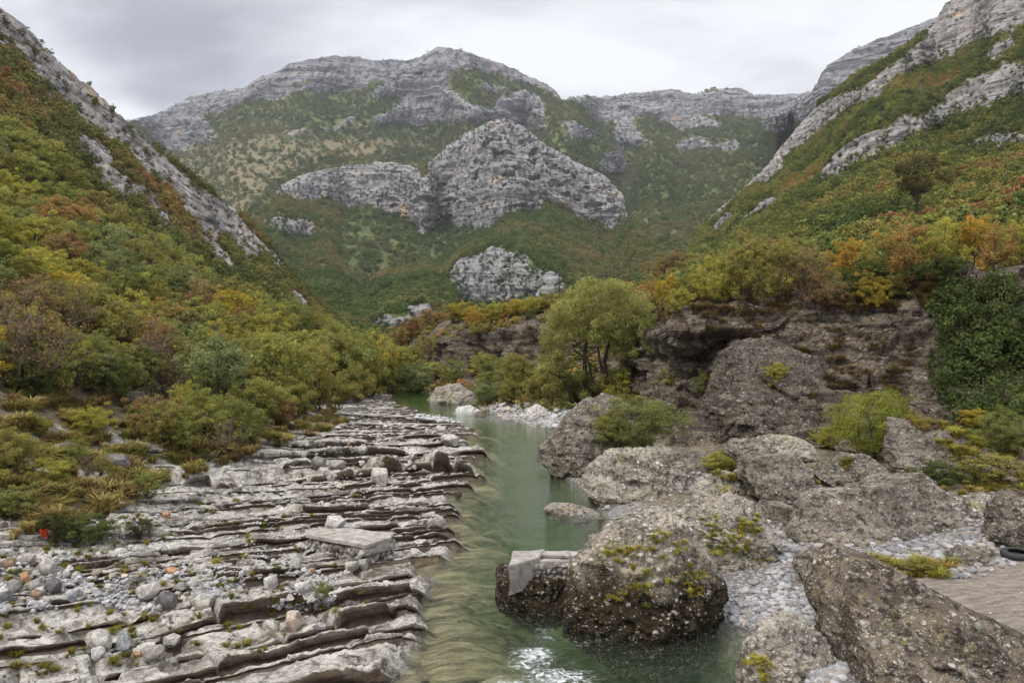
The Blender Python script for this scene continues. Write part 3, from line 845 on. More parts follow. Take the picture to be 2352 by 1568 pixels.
LA = ground_attrs(LX, LY, *_l)
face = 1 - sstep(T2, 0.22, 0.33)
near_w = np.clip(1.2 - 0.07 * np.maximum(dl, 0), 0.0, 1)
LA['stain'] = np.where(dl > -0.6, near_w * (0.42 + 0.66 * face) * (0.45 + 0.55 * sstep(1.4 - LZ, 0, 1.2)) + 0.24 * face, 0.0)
LA['gravel'] = LA['gravel'] * (u > 0.75)
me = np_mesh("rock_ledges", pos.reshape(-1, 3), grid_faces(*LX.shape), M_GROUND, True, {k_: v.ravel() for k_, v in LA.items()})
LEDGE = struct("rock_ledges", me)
bpy.context.view_layer.update()
EYEV = np.array([0, 0, EYE])


def cast(objs, px, py):
    """where the ray through photo position (px, py) meets one of the terrain objects: point, normal"""
    from mathutils import Vector
    d = P(px, py, 1.0) - EYEV
    d = Vector(d / np.linalg.norm(d))
    best = None
    for o in objs:
        L = o.location
        ok, p, nn, _ = o.ray_cast(Vector(EYEV) - L, d, distance=5000)
        p = p + L
        if ok and (best is None or (p - Vector(EYEV)).length < best[2]):
            best = (np.array(p), np.array(nn), (p - Vector(EYEV)).length)
    return best


def drop(objs, x, y):
    from mathutils import Vector
    z = None
    for o in objs:
        ok, p, nn, _ = o.ray_cast(Vector((x, y, 900)), Vector((0, 0, -1)), distance=2000)
        if ok and (z is None or p[2] > z):
            z = p[2]
    return z


# ------------------------------------------------------------------ water
def water():
    m, n = new_mat("river_water")
    co = n.n('ShaderNodeNewGeometry').outputs['Position']
    r1 = n.noise(n.n('ShaderNodeMapping', {'Vector': co, 'Rotation': (0, 0, R(35)), 'Scale': (0.9, 2.6, 1)}).outputs[0], 1.3, 5, 0.6, 0.6)
    r2 = n.noise(n.n('ShaderNodeMapping', {'Vector': co, 'Rotation': (0, 0, R(-20)), 'Scale': (1.2, 2.2, 1)}).outputs[0], 3.6, 4, 0.6, 0.4)
    rip = n.attr('ripple')
    h = n.math('MULTIPLY', n.math('ADD', r1, n.math('MULTIPLY', r2, 0.4)), rip)
    bmp = n.n('ShaderNodeBump', {'Height': h, 'Strength': 0.9, 'Distance': 0.24}).outputs[0]
    fr = n.n('ShaderNodeFresnel', {'IOR': 1.33, 'Normal': bmp}).outputs[0]
    tr = n.n('ShaderNodeBsdfTransparent', {'Color': (0.97, 0.99, 0.97, 1)})
    gl = n.n('ShaderNodeBsdfGlossy', {'Color': (1, 1, 1, 1), 'Roughness': 0.06, 'Normal': bmp})
    mx = n.n('ShaderNodeMixShader', {0: fr, 1: tr.outputs[0], 2: gl.outputs[0]})
    fo = n.attr('foam')
    fn = n.noise(n.scale(co, (1.0, 1.7, 1.0)), 4.6, 7, 0.68, 1.4)
    fk = n.step(n.math('ADD', fo, n.math('MULTIPLY', n.math('SUBTRACT', fn, 0.5), 3.6)), 0.62, 1.5)
    wh = n.n('ShaderNodeBsdfDiffuse', {'Color': (0.55, 0.57, 0.57, 1)})
    mf = n.n('ShaderNodeMixShader', {0: n.math('MULTIPLY', fk, 0.9), 1: mx.outputs[0], 2: wh.outputs[0]})
    vol = n.n('ShaderNodeVolumePrincipled', {'Color': (0.030, 0.078, 0.008, 1), 'Density': 0.32, 'Absorption Color': (0.16, 0.36, 0.14, 1)})
    n.n('ShaderNodeOutputMaterial', {'Surface': mf.outputs[0], 'Volume': vol.outputs[0]})
    return m


M_WATER = water()
wy = np.concatenate([np.linspace(9, 26, 130), np.linspace(26, 60, 110)[1:], np.linspace(60, 148, 90)[1:]])
wx = np.linspace(-1, 1, 150)
wl = np.interp(wy, YL, XL) - 2.2
wr = np.interp(wy, YR, XR) + 1.6
WX = wl[:, None] + (wx[None, :] * 0.5 + 0.5) * (wr - wl)[:, None]
WY = np.broadcast_to(wy[:, None], WX.shape)
p2 = np.stack([WX, WY, 0 * WX], -1)
foam = np.zeros(WX.shape)
for fx, fy, ra, rb, am in ((0.55, 18.4, 0.75, 0.9, 1.1), (1.1, 17.3, 1.1, 0.8, 1.05), (0.1, 16.8, 1.2, 0.7, 1.0), (0.9, 19.8, 0.5, 0.7, 0.7), (1.6, 19.2, 0.8, 0.6, 0.45), (-0.6, 17.4, 0.9, 0.6, 0.4), (2.2, 17.5, 1.2, 0.5, 0.35), (-3.0, 75.5, 6, 0.7, 0.55), (1.5, 74, 3, 0.6, 0.5)):
    foam = np.maximum(foam, am * np.exp(-((WX - fx) / ra) ** 2 - ((WY - fy) / rb) ** 2))
ripple = np.interp(WY, [9, 20, 28, 40, 60, 72, 76, 80, 100], [1.0, 0.9, 0.6, 0.35, 0.16, 0.16, 0.5, 0.12, 0.08])
amp = np.interp(WY, [9, 19, 24, 32], [0.07, 0.06, 0.02, 0.0])
WZ = amp * (fbm(p2 * np.array([0.9, 1.3, 1]), 4, 120) + 0.6 * fbm(p2 * 2.6, 3, 122)) + 0.10 * foam * (WY < 30) * (1 + fbm(p2 * 4.0, 3, 124))
nr, nc = WX.shape
top = np.stack([WX, WY, WZ], -1).reshape(-1, 3)
bot = np.stack([WX, WY, 0 * WX - 5.0], -1).reshape(-1, 3)
gf = grid_faces(nr, nc)
N0 = nr * nc
ids = np.arange(N0).reshape(nr, nc)
edge = np.concatenate([ids[0, :], ids[1:, -1], ids[-1, -2::-1], ids[-2:0:-1, 0]])
e2 = np.roll(edge, -1)
side = np.stack([edge, edge + N0, e2 + N0, e2], -1)
me = np_mesh("river", np.concatenate([top, bot]), np.concatenate([gf, gf[:, ::-1] + N0, side]), M_WATER, True,
             {'foam': np.concatenate([foam.ravel(), foam.ravel() * 0]), 'ripple': np.concatenate([ripple.ravel(), ripple.ravel()])})
struct("river", me)

# ------------------------------------------------------------------ boulders and stones
def ico(sub):
    bm = bmesh.new()
    bmesh.ops.create_icosphere(bm, subdivisions=sub, radius=1.0)
    v = np.array([x.co[:] for x in bm.verts]); f = np.array([[x.index for x in q.verts] for q in bm.faces])
    bm.free()
    return v, f
ICO = {k: ico(k) for k in (3, 4, 6, 7)}


def boulder(name, label, outline, D, depth, mat, e=0.62, lean=0.25, lump=0.12, peb=0.06, psize=0.28, facet=0.2, seed=1, sub=7, cat="boulder", group=None, strata=0.0, color=None, cutk=0.9, ucut=0.16, crack=0.10):
    """a solid rock whose side-to-side section is the outline at distance D, rounded off to front and back"""
    pts = P(np.array([p[0] for p in outline]), np.array([p[1] for p in outline]), D)
    c = pts.mean(0)
    th = np.arctan2(pts[:, 2] - c[2], pts[:, 0] - c[0]); rr = np.hypot(pts[:, 2] - c[2], pts[:, 0] - c[0])
    # walk the outline finely so that straight edges stay straight
    q = np.concatenate([pts, pts[:1]]); fine = np.concatenate([q[i] + (q[i + 1] - q[i]) * np.linspace(0, 1, 24, endpoint=False)[:, None] for i in range(len(pts))])
    th = np.arctan2(fine[:, 2] - c[2], fine[:, 0] - c[0]); rr = np.hypot(fine[:, 2] - c[2], fine[:, 0] - c[0])
    o = np.argsort(th); th, rr = th[o], rr[o]
    th = np.concatenate([th - 2 * np.pi, th, th + 2 * np.pi]); rr = np.tile(rr, 3)
    V, Fc = ICO[sub]
    size = rr.mean()
    s = np.hypot(V[:, 0], V[:, 2]); t = np.arctan2(V[:, 2], V[:, 0])
    rad = np.interp(t, th, rr)
    ss = s ** e
    yy = np.sign(V[:, 1]) * np.abs(V[:, 1]) ** e
    pos = np.stack([np.cos(t) * rad * ss, yy * depth * 0.5, np.sin(t) * rad * ss], -1)
    hz = (pos[:, 2] - pos[:, 2].min()) / (np.ptp(pos[:, 2]) + 1e-9)
    rs = np.random.default_rng(seed + 900)
    for kk in range(14):
        pn = np.array([rs.uniform(-0.8, 0.8), -1.0 if kk < 10 else rs.choice([-1, 1]), rs.uniform(-0.55, 1.0)])
        if kk == 0:
            pn = np.array([rs.uniform(-.2, .2), -0.55, 1.0])
        pn /= np.linalg.norm(pn)
        dd = pos @ pn
        lim = dd.max() * rs.uniform(0.62, 0.9)
        ov = np.maximum(dd - lim, 0)
        pos = pos - pn * (ov * cutk)[:, None]
    uc = 1 - ucut * sstep(0.34 - hz, 0, 0.3)
    pos[:, 0] *= uc; pos[:, 1] *= uc
    pos[:, 1] += lean * depth * (hz - 0.4)
    w = pos + c
    nrm = pos / (np.linalg.norm(pos, axis=1, keepdims=True) + 1e-9)
    cd, cr = cells(w / (size * 0.8), seed + 3)
    d = size * lump * fbm(w / (size * 0.9), 4, seed, 0.55) + size * facet * 0.5 * (cr - 0.5) * sstep(cd, 0.75, 0.25)
    d = d + size * 0.065 * fbm(w / (size * 0.32), 5, seed + 7, 0.6, True) + 0.05 * fbm(w / 0.28, 3, seed + 19, 0.6) - size * 0.07 * sstep(fbm(w / (size * 0.35), 3, seed + 17), 0.15, 0.4)
    kw = w + 0.12 * size * np.stack([fbm(w / size * 1.5, 3, seed + 21), fbm(w / size * 1.5, 3, seed + 22), fbm(w / size * 1.5, 3, seed + 23)], -1)
    kd, kr = cells(kw / (size * 0.62) * np.array([1, 1, 1.5]), seed + 25)
    d = d + size * crack * (kr - 0.5)
    if strata:
        d = d + strata * (vnoise(np.stack([w[:, 0] * 0.25, w[:, 1] * 0.25, (w[:, 2] + 0.25 * w[:, 0]) / 0.22 + fbm(w * 0.5, 2, seed)], -1), seed + 11))
    if peb:
        for sc, am in ((psize, 1.0), (psize * 0.5, 0.55)):
            pd, pr = cells(w / sc, seed + 13)
            d = d + am * peb * np.where(pr > 0.35, np.sqrt(np.clip(1 - (pd / (0.35 + 0.3 * pr)) ** 2, 0, 1)), 0)
    pos = pos + nrm * d[:, None]
    me = np_mesh(name, pos, Fc, mat)
    ob = obj(name, me, None, tuple(c))
    if color:
        ob.color = (*color, 1)
    return tag(ob, label, cat, group)


B = boulder
B("conglomerate_boulder", "tall rounded conglomerate boulder standing in the river, its lower half dark with weed", [(1300, 1440), (1303, 1370), (1315, 1305), (1345, 1268), (1400, 1232), (1450, 1207), (1500, 1195), (1540, 1193), (1582, 1215), (1612, 1262), (1642, 1302), (1664, 1345), (1666, 1400), (1650, 1440), (1610, 1490), (1500, 1520), (1400, 1515), (1325, 1480)], 21.0, 4.2, M_CONG_WET, 0.6, 0.22, 0.06, 0.06, 0.26, 0.08, 3, crack=0.05)
B("river_block", "low dark weed-hung rock in the water carrying the broken concrete wall", [(1142, 1325), (1150, 1312), (1230, 1316), (1322, 1316), (1335, 1400), (1318, 1425), (1180, 1425), (1143, 1400)], 22.6, 3.0, M_CONG_WET, 0.22, 0.05, 0.05, 0.045, 0.22, 0.06, 5, crack=0.03)
B("mossy_boulder", "long tilted pebbly boulder with yellow moss, right behind the tall river boulder", [(1525, 1245), (1545, 1192), (1580, 1168), (1640, 1160), (1680, 1166), (1700, 1152), (1740, 1165), (1758, 1205), (1780, 1238), (1786, 1272), (1772, 1305), (1722, 1345), (1665, 1368), (1620, 1350), (1550, 1300)], 25.2, 3.6, M_CONG_PALE, 0.6, 0.3, 0.08, 0.06, 0.26, 0.14, 8)
B("pool_boulder", "broad grey conglomerate boulder at the pool edge above the flat rock in the water", [(1342, 1125), (1360, 1082), (1400, 1052), (1450, 1038), (1500, 1036), (1560, 1055), (1585, 1090), (1602, 1130), (1592, 1170), (1540, 1180), (1480, 1182), (1400, 1175), (1365, 1150)], 36.5, 4.8, M_CONG_PALE, 0.55, 0.3, 0.08, 0.07, 0.34, 0.2, 12, strata=0.1)
B("low_boulder", "low pebbly boulder wedged between the pool boulder and the tilted slab", [(1585, 1135), (1620, 1095), (1680, 1090), (1730, 1100), (1748, 1150), (1700, 1175), (1610, 1175)], 34.6, 3.2, M_CONG_PALE, 0.6, 0.3, 0.08, 0.07, 0.3, 0.12, 14)
B("slab_boulder", "square tilted conglomerate slab leaning left above the mossy boulder", [(1712, 1095), (1725, 1066), (1770, 1052), (1840, 1054), (1866, 1080), (1878, 1130), (1862, 1165), (1838, 1190), (1790, 1170), (1738, 1138)], 33.0, 3.0, M_CONG, 0.35, 0.5, 0.05, 0.05, 0.3, 0.10, 17)
B("wide_boulder", "widest grey-brown conglomerate block behind the pebble bar", [(1808, 1262), (1830, 1215), (1860, 1176), (1910, 1152), (1980, 1136), (2060, 1131), (2100, 1115), (2180, 1112), (2206, 1130), (2224, 1190), (2212, 1245), (2150, 1282), (2060, 1292), (1960, 1288), (1860, 1280)], 27.0, 4.6, M_CONG, 0.42, 0.4, 0.08, 0.045, 0.26, 0.18, 21, strata=0.09)
B("dark_boulder", "large dark conglomerate boulder at the far pool edge under the willow bush", [(1241, 1060), (1250, 1030), (1270, 1003), (1300, 963), (1340, 932), (1390, 915), (1440, 922), (1490, 960), (1500, 1040), (1420, 1105), (1320, 1118), (1265, 1098)], 44.5, 6.5, M_CONG, 0.65, 0.25, 0.08, 0.07, 0.4, 0.16, 25)
B("flat_river_rock", "small flat pale rock lying in the river left of the boulders", [(1254, 1172), (1264, 1157), (1310, 1160), (1360, 1172), (1390, 1190), (1345, 1202), (1270, 1198)], 34.0, 1.3, M_CONG_PALE, 0.7, 0.2, 0.1, 0.05, 0.25, 0.2, 27, 6)
B("corner_outcrop", "huge brown pebbly outcrop filling the lower right corner", [(1985, 1600), (1985, 1520), (1995, 1450), (2030, 1395), (2080, 1358), (2140, 1365), (2210, 1400), (2260, 1432), (2330, 1465), (2430, 1515), (2620, 1575), (2680, 1760), (1980, 1760)], 16.0, 6.6, conglomerate_mat("brown_conglomerate", 1.0, (0.125, 0.10, 0.077), (0.44, 0.41, 0.37), 0.0, 0.5, 0.45, 0.3), 0.5, 0.5, 0.07, 0.045, 0.2, 0.16, 31, ucut=0.0, crack=0.10)
B("grey_boulder", "small oblong conglomerate boulder at the top of the pebble bar", [(1832, 1302), (1842, 1276), (1880, 1265), (1940, 1280), (1962, 1310), (1940, 1337), (1870, 1342), (1840, 1328)], 22.6, 1.5, M_CONG, 0.6, 0.2, 0.08, 0.04, 0.2, 0.15, 33, 6)
B("white_block", "small pale grey angular block beside the oblong boulder on the pebble bar", [(1944, 1326), (1955, 1310), (1990, 1307), (2008, 1318), (1988, 1340), (1950, 1338)], 21.6, 0.6, M_STONE, 0.5, 0.2, 0.05, 0.0, 0.2, 0.2, 35, 4, color=(0.42, 0.42, 0.43))
B("stepped_block", "brown conglomerate block under the small pale block at the pebble bar edge", [(1936, 1362), (1960, 1338), (2020, 1345), (2050, 1380), (2040, 1450), (1970, 1440), (1945, 1400)], 20.2, 1.6, M_CONG, 0.5, 0.2, 0.08, 0.035, 0.18, 0.18, 37, 6)
B("pebbly_outcrop", "pale pebble-studded outcrop at the bottom edge beside the small pool", [(1700, 1600), (1722, 1530), (1770, 1492), (1820, 1458), (1868, 1452), (1908, 1482), (1930, 1530), (1940, 1600), (1935, 1690), (1700, 1690)], 16.9, 2.6, M_CONG_PALE, 0.6, 0.35, 0.07, 0.05, 0.16, 0.12, 39)
B("grassy_mound", "dark conglomerate mound at the cliff foot right of the round bush", [(2050, 1100), (2062, 1020), (2090, 972), (2130, 975), (2180, 1000), (2250, 1010), (2277, 1050), (2272, 1110), (2150, 1125)], 37.0, 6.0, M_CONG, 0.62, 0.35, 0.08, 0.05, 0.35, 0.18, 41)
B("fallen_block", "huge fallen conglomerate block studded with white pebbles against the cliff", [(1630, 1000), (1640, 930), (1672, 868), (1700, 815), (1745, 790), (1800, 800), (1850, 820), (1900, 826), (1950, 842), (1995, 890), (1990, 960), (1950, 1050), (1850, 1095), (1690, 1085)], 52.0, 9.5, conglomerate_mat("pebble_studded_conglomerate", 0.75, (0.105, 0.085, 0.068), (0.36, 0.34, 0.315), 0.0, 0.5, 0.6), 0.4, 0.5, 0.10, 0.10, 0.42, 0.26, 44, crack=0.24, strata=0.12)
B("small_block", "brown pebbly block at the cliff foot left of the slab", [(1668, 1040), (1690, 1012), (1740, 1010), (1748, 1048), (1690, 1060)], 38.0, 2.0, M_CONG, 0.55, 0.3, 0.08, 0.05, 0.3, 0.2, 47, 6)
B("pebble_block", "light pebble-crusted block above and behind the tilted slab", [(1732, 1045), (1760, 1010), (1820, 1002), (1862, 1020), (1864, 1052), (1800, 1068), (1745, 1062)], 37.5, 2.8, M_CONG_PALE, 0.55, 0.3, 0.08, 0.06, 0.3, 0.2, 49, 6)
B("cracked_block", "grey block with green tufts below the round bush", [(1922, 1070), (1945, 1045), (2000, 1050), (2032, 1076), (2022, 1102), (1960, 1100)], 34.0, 2.0, M_CONG, 0.5, 0.4, 0.08, 0.05, 0.3, 0.25, 51, 6)
B("short_block", "smaller grey block half hidden in grass right of the tilted slab", [(1876, 1092), (1900, 1066), (1940, 1074), (1955, 1105), (1900, 1118)], 33.0, 1.7, M_CONG, 0.5, 0.3, 0.08, 0.05, 0.3, 0.25, 53, 6)
B("edge_boulder", "round-pebbled boulder at the right edge above the tyre", [(2285, 1235), (2308, 1172), (2340, 1142), (2430, 1140), (2430, 1265), (2300, 1265)], 25.0, 2.4, conglomerate_mat("coarse_conglomerate", 0.6, (0.13, 0.11, 0.09), (0.42, 0.40, 0.37), 0.0, 0.3, 0.1), 0.6, 0.3, 0.06, 0.09, 0.3, 0.12, 55, 6)
B("gravel_mound", "low earthy mound of pebbles between the widest block and the sand", [(2175, 1300), (2230, 1262), (2290, 1268), (2305, 1305), (2240, 1330), (2190, 1322)], 23.5, 1.6, M_CONG, 0.7, 0.3, 0.08, 0.05, 0.2, 0.1, 57, 6)
B("cliff_block", "brown earthy rock wedged between the fallen block and the round bush", [(1880, 1060), (1890, 960), (1930, 900), (2010, 905), (2070, 950), (2090, 1060), (1980, 1090)], 47.5, 5.0, M_CLIFF, 0.5, 0.5, 0.1, 0.06, 0.4, 0.2, 71, crack=0.14)
B("buttress_block", "grey rock step standing on the slope between the willow and the shaded hollow", [(1470, 1010), (1478, 900), (1500, 850), (1545, 840), (1580, 880), (1590, 960), (1570, 1020)], 62.0, 6.0, M_CLIFF, 0.5, 0.4, 0.1, 0.06, 0.5, 0.2, 73, crack=0.14)
B("hollow_rock", "dark broken rock on the slope under the shaded hollow of the cliff", [(1545, 1060), (1560, 1000), (1600, 965), (1650, 975), (1680, 1020), (1675, 1080)], 50.0, 4.5, M_CLIFF, 0.5, 0.4, 0.1, 0.06, 0.4, 0.2, 75, crack=0.16)
B("debris_rock", "low brown rock above the pool boulder, half buried in the bank", [(1560, 1085), (1590, 1050), (1640, 1045), (1690, 1065), (1690, 1110), (1580, 1120)], 41.0, 3.0, M_CONG, 0.5, 0.4, 0.1, 0.05, 0.3, 0.2, 77, 6, crack=0.14)
B("mid_slab", "narrow flat conglomerate slab between the mossy boulder and the widest block", [(1745, 1195), (1770, 1165), (1830, 1170), (1850, 1200), (1830, 1235), (1790, 1250)], 29.5, 2.4, M_CONG, 0.4, 0.4, 0.08, 0.05, 0.25, 0.2, 79, 6, crack=0.14)
B("right_slab", "grey slab lying in grass right of the widest block", [(2225, 1200), (2240, 1150), (2290, 1140), (2310, 1170), (2300, 1215), (2250, 1230)], 29.0, 2.0, M_CONG_PALE, 0.4, 0.4, 0.08, 0.05, 0.25, 0.2, 81, 6, crack=0.14)
for q in [
    ("layered_outcrop", "grey layered limestone outcrop in the grass below the bare shrubs", [(205, 975), (215, 925), (250, 900), (300, 905), (310, 940), (300, 980)], 45.0, 3.4, 83),
    ("layered_outcrop", "blocky limestone step left of the leaning tree trunk", [(312, 995), (316, 955), (345, 940), (395, 945), (402, 970), (390, 1000)], 48.0, 3.4, 85),
    ("layered_outcrop", "low limestone outcrop at the left under the olive grassy clump", [(40, 1080), (60, 1030), (120, 1020), (170, 1040), (175, 1090)], 33.0, 3.0, 87),
    ("layered_outcrop", "small limestone outcrop beside the sprawling yellow-green shrub", [(590, 1010), (605, 975), (640, 965), (680, 985), (685, 1015)], 58.0, 4.0, 89)]:
    B(q[0], q[1], q[2], q[3], q[4], M_STONE, 0.4, 0.35, 0.08, 0.0, 0.3, 0.2, q[5], 6, "rock", None, 0.26, (0.17, 0.16, 0.145), crack=0.18)
B("upstream_boulder", "rounded tan boulder beside the far gravel strip upstream", [(982, 920), (1000, 893), (1050, 884), (1088, 905), (1102, 932), (1060, 948), (1010, 940)], 95.0, 5.5, M_CONG_PALE, 0.65, 0.25, 0.08, 0.1, 0.6, 0.2, 59, 6)
B("stream_boulder", "smooth white boulder in midstream at the shallow riffle", [(1040, 950), (1052, 934), (1080, 932), (1105, 944), (1112, 958), (1060, 960)], 84.0, 2.6, M_STONE, 0.7, 0.2, 0.06, 0.0, 0.3, 0.1, 61, 6, color=(0.46, 0.45, 0.45))
B("wet_rock", "small dark wet rock touching the smooth white midstream boulder", [(1086, 960), (1096, 944), (1108, 945), (1114, 962), (1100, 968)], 80.0, 1.0, M_STONE, 0.6, 0.2, 0.1, 0.0, 0.3, 0.2, 63, 4, color=(0.16, 0.13, 0.11))
B("bank_boulder", "pair-topped pale boulder among the stones of the upstream bank", [(1205, 965), (1212, 938), (1235, 928), (1258, 940), (1262, 968)], 74.0, 2.4, M_STONE, 0.65, 0.2, 0.1, 0.0, 0.3, 0.25, 65, 6, color=(0.44, 0.42, 0.40))

# left bank: distinct stones, each on the bed it lies on
stone_protos = []
for k in range(7):
    V, Fc = ICO[4]
    d = np.zeros(len(V))
    rs = np.random.default_rng(100 + k)
    v = V.copy()
    for kk in range(26 if k > 1 else 8):
        pn = rs.normal(size=3); pn /= np.linalg.norm(pn)
        dd = v @ pn
        v = v - pn * np.maximum(dd - dd.max() * rs.uniform(0.62, 0.86), 0)[:, None]
    r_ = 1 + 0.05 * fbm(V * 2.2, 4, 200 + k)
    V = v
    sc = np.array([1.0, rs.uniform(.7, .95), rs.uniform(.6, .85)])
    v = V * r_[:, None] * sc
    v /= np.abs(v[:, 0]).max()
    stone_protos.append(np_mesh("loose_stone", v, Fc, M_STONE, k < 2))


def stone_at(px, py, wpx, hpx, color, label, name="loose_stone", group=None, kind=None, rz=None, on=None):
    hit = cast(on or [LEDGE], px, py + hpx * 0.35)
    p = hit[0]
    m = stone_protos[random.randrange(2, 7) if kind is None else kind]
    o = bpy.data.objects.new(name, m)
    s = wpx / F * p[1] * 0.5
    sz = s * (hpx / wpx) * 1.15
    zs = max(abs(v.co.z) for v in m.vertices)
    o.scale = (s, s * random.uniform(0.8, 1.0), sz / zs if zs else sz)
    o.rotation_euler = (random.uniform(-.15, .15), random.uniform(-.2, .2), random.uniform(-0.5, 0.5) if rz is None else rz)
    o.location = (p[0], p[1] + 0.1 * s, p[2] + sz * 0.55)
    o.color = (*color, 1)
    link(o)
    return tag(o, label, "stone", group)


PALE, GREY, DARK, ORNG, BROWN, WHITE = (0.40, 0.38, 0.345), (0.27, 0.255, 0.235), (0.13, 0.125, 0.125), (0.42, 0.25, 0.14), (0.24, 0.175, 0.125), (0.50, 0.49, 0.48)
for a in [
    (394, 1309, 42, 16, ORNG, "flat orange stone lying alone on the grassy shelf of the ledges", 0),
    (227, 1473, 64, 42, PALE, "round pale boulder with rusty side near the lower left, above the smaller white stone", 0),
    (224, 1499, 38, 32, WHITE, "small whitish stone just below the round pale boulder on the ledges", 1),
    (348, 1498, 62, 32, GREY, "smooth grey oval stone right of the round pale boulder", 1),
    (395, 1470, 44, 28, PALE, "pale angular stone on a mossy ledge above the smooth grey oval stone", None),
    (284, 1480, 40, 52, (0.25, 0.26, 0.28), "upright bluish grey slab stone between the round boulder and the oval stone", None),
    (675, 1428, 42, 46, (0.44, 0.36, 0.30), "square pale block with an orange side standing on the long ledge", 4),
    (650, 1441, 20, 22, PALE, "little pale stone leaning on the square pale block", None),
    (735, 1436, 38, 16, (0.30, 0.29, 0.30), "low grey stone right of the square pale block", 0),
    (381, 1376, 60, 46, DARK, "big dark grey boulder in the middle of the rubble row", 0),
    (338, 1355, 58, 34, PALE, "pale rounded boulder left of the big dark grey boulder", 1),
    (463, 1380, 66, 38, PALE, "broad pale boulder right of the big dark grey boulder", 0),
    (459, 1393, 26, 12, ORNG, "small orange stone at the foot of the broad pale boulder", 1),
    (16, 1296, 40, 30, BROWN, "brown boulder at the left frame edge in the stone heap", 0),
    (105, 1300, 48, 34, PALE, "largest pale boulder on top of the stone heap at the left", 0),
    (59, 1330, 24, 32, ORNG, "orange upright stone in the left stone heap", None),
    (86, 1347, 38, 32, GREY, "grey wedge stone below the orange upright stone in the heap", None),
    (124, 1345, 42, 34, DARK, "dark blocky stone at the right end of the left stone heap", None),
    (84, 1363, 42, 22, BROWN, "flat brown stone low in the left stone heap", 0),
    (32, 1346, 34, 34, GREY, "grey rounded stone low in the left stone heap", 1),
    (12, 1370, 30, 34, (0.20, 0.21, 0.21), "greenish grey stone at the left frame edge under the heap", None),
    (168, 1368, 34, 24, (0.27, 0.28, 0.30), "bluish block just right of the left stone heap", 3),
    (66, 1282, 32, 26, PALE, "pale stone at the back of the left stone heap", None),
    (222, 1314, 24, 16, (0.33, 0.27, 0.23), "small pinkish stone alone under the thick dark bed", 1),
    (698, 1350, 52, 36, WHITE, "white angular stone with a sharp edge below the concrete slab", None),
    (620, 1338, 36, 38, WHITE, "white pointed stone in the rubble left of the sharp white one", None),
    (772, 1200, 50, 32, WHITE, "triangular white stone standing on the concrete slab", None),
    (806, 1300, 34, 26, PALE, "pale squared stone in the rubble wall under the concrete slab", 3),
    (836, 1298, 28, 26, GREY, "grey squared stone in the rubble wall, right of the pale one", 4),
    (731, 1060, 44, 30, (0.21, 0.195, 0.185), "dark humped boulder half way along the upper ledges", 0),
    (776, 1068, 52, 26, GREY, "long grey boulder touching the dark humped one on the upper ledges", None),
    (876, 1096, 50, 40, PALE, "pale tilted block pointing down towards the water on the upper ledges", 4),
    (1050, 1136, 24, 16, (0.06, 0.05, 0.04), "dark wet stone at the water edge of the ledges", 1),
    (140, 1160, 32, 14, WHITE, "pale flat stone under the shrubs at the left", None),
    (265, 1062, 90, 34, (0.15, 0.145, 0.14), "dark slanting slab between grass tufts above the ledges", 4),
    (1010, 985, 40, 20, PALE, "pale cap stone at the far end of the ledges", 0),
    (1035, 1010, 50, 24, PALE, "squared pale block over the water at the far end of the ledges", 4),
    (200, 845, 34, 18, (0.36, 0.34, 0.33), "pale rock showing between brown shrubs on the left slope", None),
]:
    px, py, wp, hp, colr, lab, kd = a
    stone_at(px, py, wp, hp, colr, lab, kind=kd, on=[LEDGE, lhill['o']] if py < 900 else None)
zones = [([(0, 1262), (90, 1262), (180, 1310), (200, 1395), (0, 1400)], 30, 14, 34, "rubble stone in the heap at the left frame edge", "stones of the left heap"),
         ([(225, 1345), (560, 1345), (560, 1398), (225, 1398)], 32, 10, 30, "rubble stone in the row across the middle ledge", "stones of the rubble row"),
         ([(560, 1290), (800, 1300), (760, 1392), (560, 1398)], 32, 10, 30, "rubble stone spread below the concrete slab", "stones below the slab"),
         ([(150, 1450), (420, 1430), (420, 1520), (150, 1530)], 10, 10, 24, "small stone around the round pale boulder", "stones around the pale boulder"),
         ([(260, 1150), (420, 1180), (420, 1230), (240, 1230)], 10, 10, 26, "stone among the shrubs at the left of the ledges", "stones among the shrubs"),
         ([(640, 1000), (980, 1000), (960, 1110), (640, 1100)], 22, 10, 26, "broken stone on the far upper ledges", "stones on the upper ledges"),
         ([(800, 950), (940, 960), (930, 1000), (760, 1000)], 18, 10, 22, "broken stone below the green trees at the ledge end", "stones below the trees")]
words = [(PALE, "pale grey"), (PALE, "pale grey"), (GREY, "mid grey"), (GREY, "mid grey"), (WHITE, "whitish"), (BROWN, "brownish"), (ORNG, "rusty")]
for poly, cnt, w0, w1, lab, grp in zones:
    xs, ys = [p[0] for p in poly], [p[1] for p in poly]
    k = 0
    while k < cnt:
        x, y = random.uniform(min(xs), max(xs)), random.uniform(min(ys), max(ys))
        if not in_poly(np.array([x]), np.array([y]), poly)[0]:
            continue
        c_, wd = random.choices(words, [3, 3, 2, 2, 2, .7, .5])[0]
        wp = random.uniform(w0, w1) * random.choice([0.6, 0.8, 1.0])
        f_ = random.uniform(.8, 1.15)
        stone_at(x, y, wp, wp * random.uniform(.5, .8), tuple(v * f_ for v in c_), wd + " " + lab, group=grp)
        k += 1


